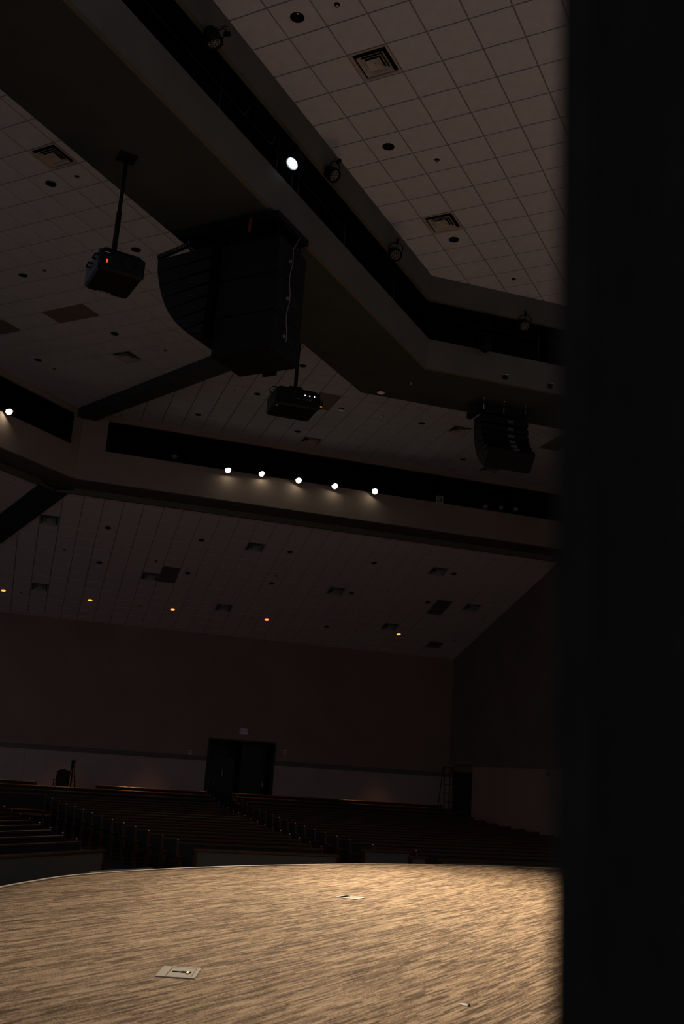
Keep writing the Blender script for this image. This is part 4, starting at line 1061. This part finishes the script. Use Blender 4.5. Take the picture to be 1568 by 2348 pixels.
# ================================================================== CHAIR, TRIPOD, LADDER AT THE BACK
zf = ztop(9.4) - 0.85
M = frame(F3(1.22, 9.4, zf), a3, b3, ZUP)
t = thing('office_chair', 'black office chair with armrests behind the last pew row', 'chair', M=M)
sh = []
for q in range(9):
    a = math.pi * q / 8
    sh.append((0.235 * math.cos(a) * (1 - 0.06 * math.sin(a)), 0, 1.18 + 0.12 * math.sin(a)))
sh = [(-0.21, 0, 0.62), (0.21, 0, 0.62), (0.245, 0, 0.8)] + sh + [(-0.245, 0, 0.8)]
MB().prism([(x, -0.03, z) for x, y, z in sh], (0, 0.08, 0)).build('backrest', 'pew_fabric' if False else 'black_plastic', t)
MB().bev((-0.26, -0.30, 0.44), (0.26, 0.20, 0.54), 0.03).build('seat', 'black_plastic', t)
for s_ in (-1, 1):
    am = MB(); am.tube([(s_ * 0.25, 0.05, 0.5), (s_ * 0.30, 0.05, 0.6), (s_ * 0.30, 0.05, 0.9)], 0.02, 8); am.bev((s_ * 0.30 - 0.035, -0.2, 0.90), (s_ * 0.30 + 0.035, 0.1, 0.94), 0.01); am.build('armrest', 'black_plastic', t)
MB().tube([(0, 0, 0.08), (0, 0, 0.45)], 0.03, 10).build('gas_column', 'black_paint', t)
for q in range(5):
    a = 2 * math.pi * q / 5
    l = MB().tube([(0, 0, 0.10), (0.28 * math.cos(a), 0.28 * math.sin(a), 0.07)], [0.028, 0.018], 8).build('leg', 'black_paint', t)
    MB().ball((0.28 * math.cos(a), 0.28 * math.sin(a), 0.03), 0.03).build('caster', 'black_plastic', l)
M = frame(F3(1.50, 9.0, ztop(9.0) - 0.85), a3, b3, ZUP)
t = thing('camera_tripod', 'black camera tripod standing beside the office chair', 'tripod', M=M)
for x, y in ((0.24, -0.12), (-0.22, -0.10), (0.02, 0.26)):
    l = MB(); l.tube([(x * 0.16, y * 0.16, 1.46), (x * 0.6, y * 0.6, 0.75)], 0.022, 8); l.tube([(x * 0.58, y * 0.58, 0.78), (x, y, 0.01)], 0.015, 8); l.build('leg', 'black_paint', t)
MB().tube([(0, 0, 1.1), (0, 0, 1.52)], 0.025, 10).build('centre_column', 'black_paint', t)
MB().bev((-0.06, -0.06, 1.44), (0.06, 0.06, 1.52), 0.01).build('crown', 'black_paint', t)
sp = MB()
for x, y in ((0.24, -0.12), (-0.22, -0.10), (0.02, 0.26)): sp.tube([(0, 0, 1.12), (x * 0.42, y * 0.42, 1.04)], 0.008, 6)
sp.build('spreader', 'black_paint', t)
hd = MB(); hd.bev((-0.07, -0.06, 1.52), (0.07, 0.06, 1.62), 0.015); hd.bev((-0.05, -0.07, 1.62), (0.05, 0.07, 1.65), 0.008); hd.build('fluid_head', 'black_plastic', t)
MB().tube([(0.05, 0.04, 1.58), (0.12, 0.1, 1.68)], 0.011, 6).build('pan_handle', 'black_paint', t)
# step ladder in the back corner
M = frame(F3(16.25, 9.2, ztop(9.2) - 0.85), a3, b3, ZUP)
t = thing('step_ladder', 'dark step ladder with a red top in the back corner by the side door', 'ladder', M=M)
Hh = 2.30
for s_ in (-1, 1):
    MB().tube([(s_ * 0.27, -0.42, 0.0), (s_ * 0.17, -0.06, Hh)], 0.022, 6).build('front_rail', 'door_black', t)
    MB().tube([(s_ * 0.27, 0.42, 0.0), (s_ * 0.16, 0.06, Hh)], 0.018, 6).build('rear_rail', 'door_black', t)
for q in range(1, 7):
    k = q / 7.0; w_ = 0.27 - 0.10 * k; y_ = -0.42 + 0.36 * k
    MB().bev((-w_, y_ - 0.04, Hh * k - 0.015), (w_, y_ + 0.05, Hh * k + 0.015), 0.005).build('step', 'door_black', t)
tag(MB().bev((-0.20, -0.12, Hh - 0.01), (0.20, 0.12, Hh + 0.05), 0.012).build('top_cap', 'red_paint', t), 'red cap')

# ================================================================== ON THE STAGE
# steps against the stage front
ax = V((0.58, 0.814, 0)).normalized(); ay = V((0.814, -0.58, 0)).normalized()
o = V((-3.36, 15.39, 0))
t = thing('stage_steps', 'grey step block against the curved stage front', 'steps', M=frame(V((o.x, o.y, ZH0)), ax, ay, ZUP))
MB().bev((0.0, 0.0, 0.0), (1.24, 1.25, 0.72), 0.006).build('lower_block', 'step_grey', t)
MB().bev((-0.01, -0.01, 0.72), (1.25, 1.25, 0.78), 0.006).build('top_tread', 'step_grey', t)
MB().bev((-0.35, 0.0, 0.0), (0.0, 1.25, 0.45), 0.006).build('lower_tread', 'step_grey', t)
# floor plates with connectors
def local_poly(M, pts): return [M.inverted() @ V(p) for p in pts]
M = frame(V((-0.968, 7.825, 0)), V((0.999, -0.01, 0)).normalized(), V((0.01, 0.999, 0)).normalized(), ZUP)
t = thing('floor_plate', 'pale metal floor plate with a dark slot and yellow tag near the front', 'floor plate', M=M)
fr_ = MB()
for lo, hi in (((-0.142, -0.186), (0.142, -0.150)), ((-0.142, 0.150), (0.142, 0.186)), ((-0.142, -0.150), (-0.075, 0.150)), ((0.112, -0.150), (0.142, 0.150))): fr_.box((*lo, 0.0), (*hi, 0.008))
fr_.build('frame', 'plate_metal', t)
MB().bev((-0.070, -0.146, 0.0), (0.108, 0.146, 0.0075), 0.002).build('lid', 'plate_metal', t)
sl = MB(); sl.box((-0.050, -0.022, 0.0074), (0.018, 0.018, 0.009)); sl.box((0.018, -0.030, 0.0074), (0.090, 0.030, 0.009)); sl.build('cable_slot', 'black_void', t)
MB().bev((0.058, -0.065, 0.009), (0.080, 0.0, 0.016), 0.003).build('tag', 'yellow_tag', t)
tag(t.children[-1], 'yellow tag')
P = [V((0.225, 12.94, 0)), V((0.379, 13.178, 0)), V((0.617, 13.032, 0)), V((0.476, 12.809, 0))]
xd = ((P[3] - P[0]) + (P[2] - P[1])).normalized(); yd = ZUP.cross(xd); ctr = sum(P, V()) / 4
M = frame(ctr, xd, yd, ZUP)
t = thing('floor_plate', 'white-framed open floor box farther back on the carpet', 'floor plate', M=M)
hx, hy = 0.14, 0.136
fr_ = MB()
for lo, hi in (((-hx, -hy), (hx, -hy + 0.022)), ((-hx, hy - 0.022), (hx, hy)), ((-hx, -hy + 0.022), (-hx + 0.025, hy - 0.022)), ((hx - 0.045, -hy + 0.022), (hx, hy - 0.022))): fr_.box((*lo, 0.0), (*hi, 0.006))
fr_.build('frame', 'plate_white', t)
MB().box((-0.05, -hy + 0.024, 0.0), (hx - 0.047, hy - 0.024, 0.005)).build('lid', 'plate_metal', t)
MB().box((-hx + 0.027, -hy + 0.024, 0.0), (-0.054, hy - 0.024, 0.004)).build('opening', 'black_void', t)
# scrap of paper
M = frame(V((1.077, 7.393, 0.0)), V((0.94, -0.34, 0)), V((0.34, 0.94, 0)), ZUP)
t = thing('paper_scrap', 'tiny crumpled pale scrap lying on the carpet at lower right', 'litter', M=M)
MB().add([(-0.045, 0.018, 0.004), (-0.012, -0.024, 0.004), (0.022, -0.030, 0.004), (0.032, 0.010, 0.006), (0.004, 0.032, 0.005), (-0.010, 0.002, 0.010), (0.018, -0.004, 0.011)], ((0, 1, 5), (1, 2, 6, 5), (2, 3, 6), (3, 4, 6), (4, 0, 5), (4, 5, 6))).build('paper', 'paper', t)
MB().add([(0.026, -0.018, 0.0), (0.038, -0.012, 0.0), (0.038, 0.0, 0.0), (0.030, 0.004, 0.0), (0.031, -0.006, 0.02)], ((0, 1, 4), (1, 2, 4), (2, 3, 4), (3, 0, 4), (3, 2, 1, 0))).build('dark_end', 'black_paint', t)

# ================================================================== NEAR CURTAIN
cu = MB(); nx_, nz_ = 60, 24
CX0, CY0 = 0.106, 0.46
vs = []
for j in range(nz_ + 1):
    z = 0.01 + 4.6 * j / nz_
    for i in range(nx_ + 1):
        s_ = i / nx_
        x = CX0 + 1.9 * s_ + 0.0015 * (z - 1.5)
        y = CY0 + 0.10 * s_ + (0.035 * math.sin(s_ * 46 + 0.4 * math.sin(z)) + 0.012 * math.sin(s_ * 17 + z * 0.7)) * min(1, s_ * 14)
        vs.append((x, y, z))
fs = [(j * (nx_ + 1) + i, j * (nx_ + 1) + i + 1, (j + 1) * (nx_ + 1) + i + 1, (j + 1) * (nx_ + 1) + i) for j in range(nz_) for i in range(nx_)]
t = thing('stage_curtain', 'black stage curtain hanging close to the camera at the right edge', 'curtain', (CX0 + 0.9, CY0, 0))
cm = cu.add([(x - CX0 - 0.9, y - CY0, z) for x, y, z in vs], fs, True).build('drape', 'curtain_black', t)
so = cm.modifiers.new('thickness', 'SOLIDIFY'); so.thickness = 0.004
MB().tube([(-0.9, 0.02, 4.62), (1.1, 0.1, 4.62)], 0.025, 10).build('curtain_pipe', 'black_paint', t)
hem = MB().box((-0.895, -0.003, 0.0), (-0.885, 0.003, 4.6)); hem.build('hem', 'curtain_black', t)
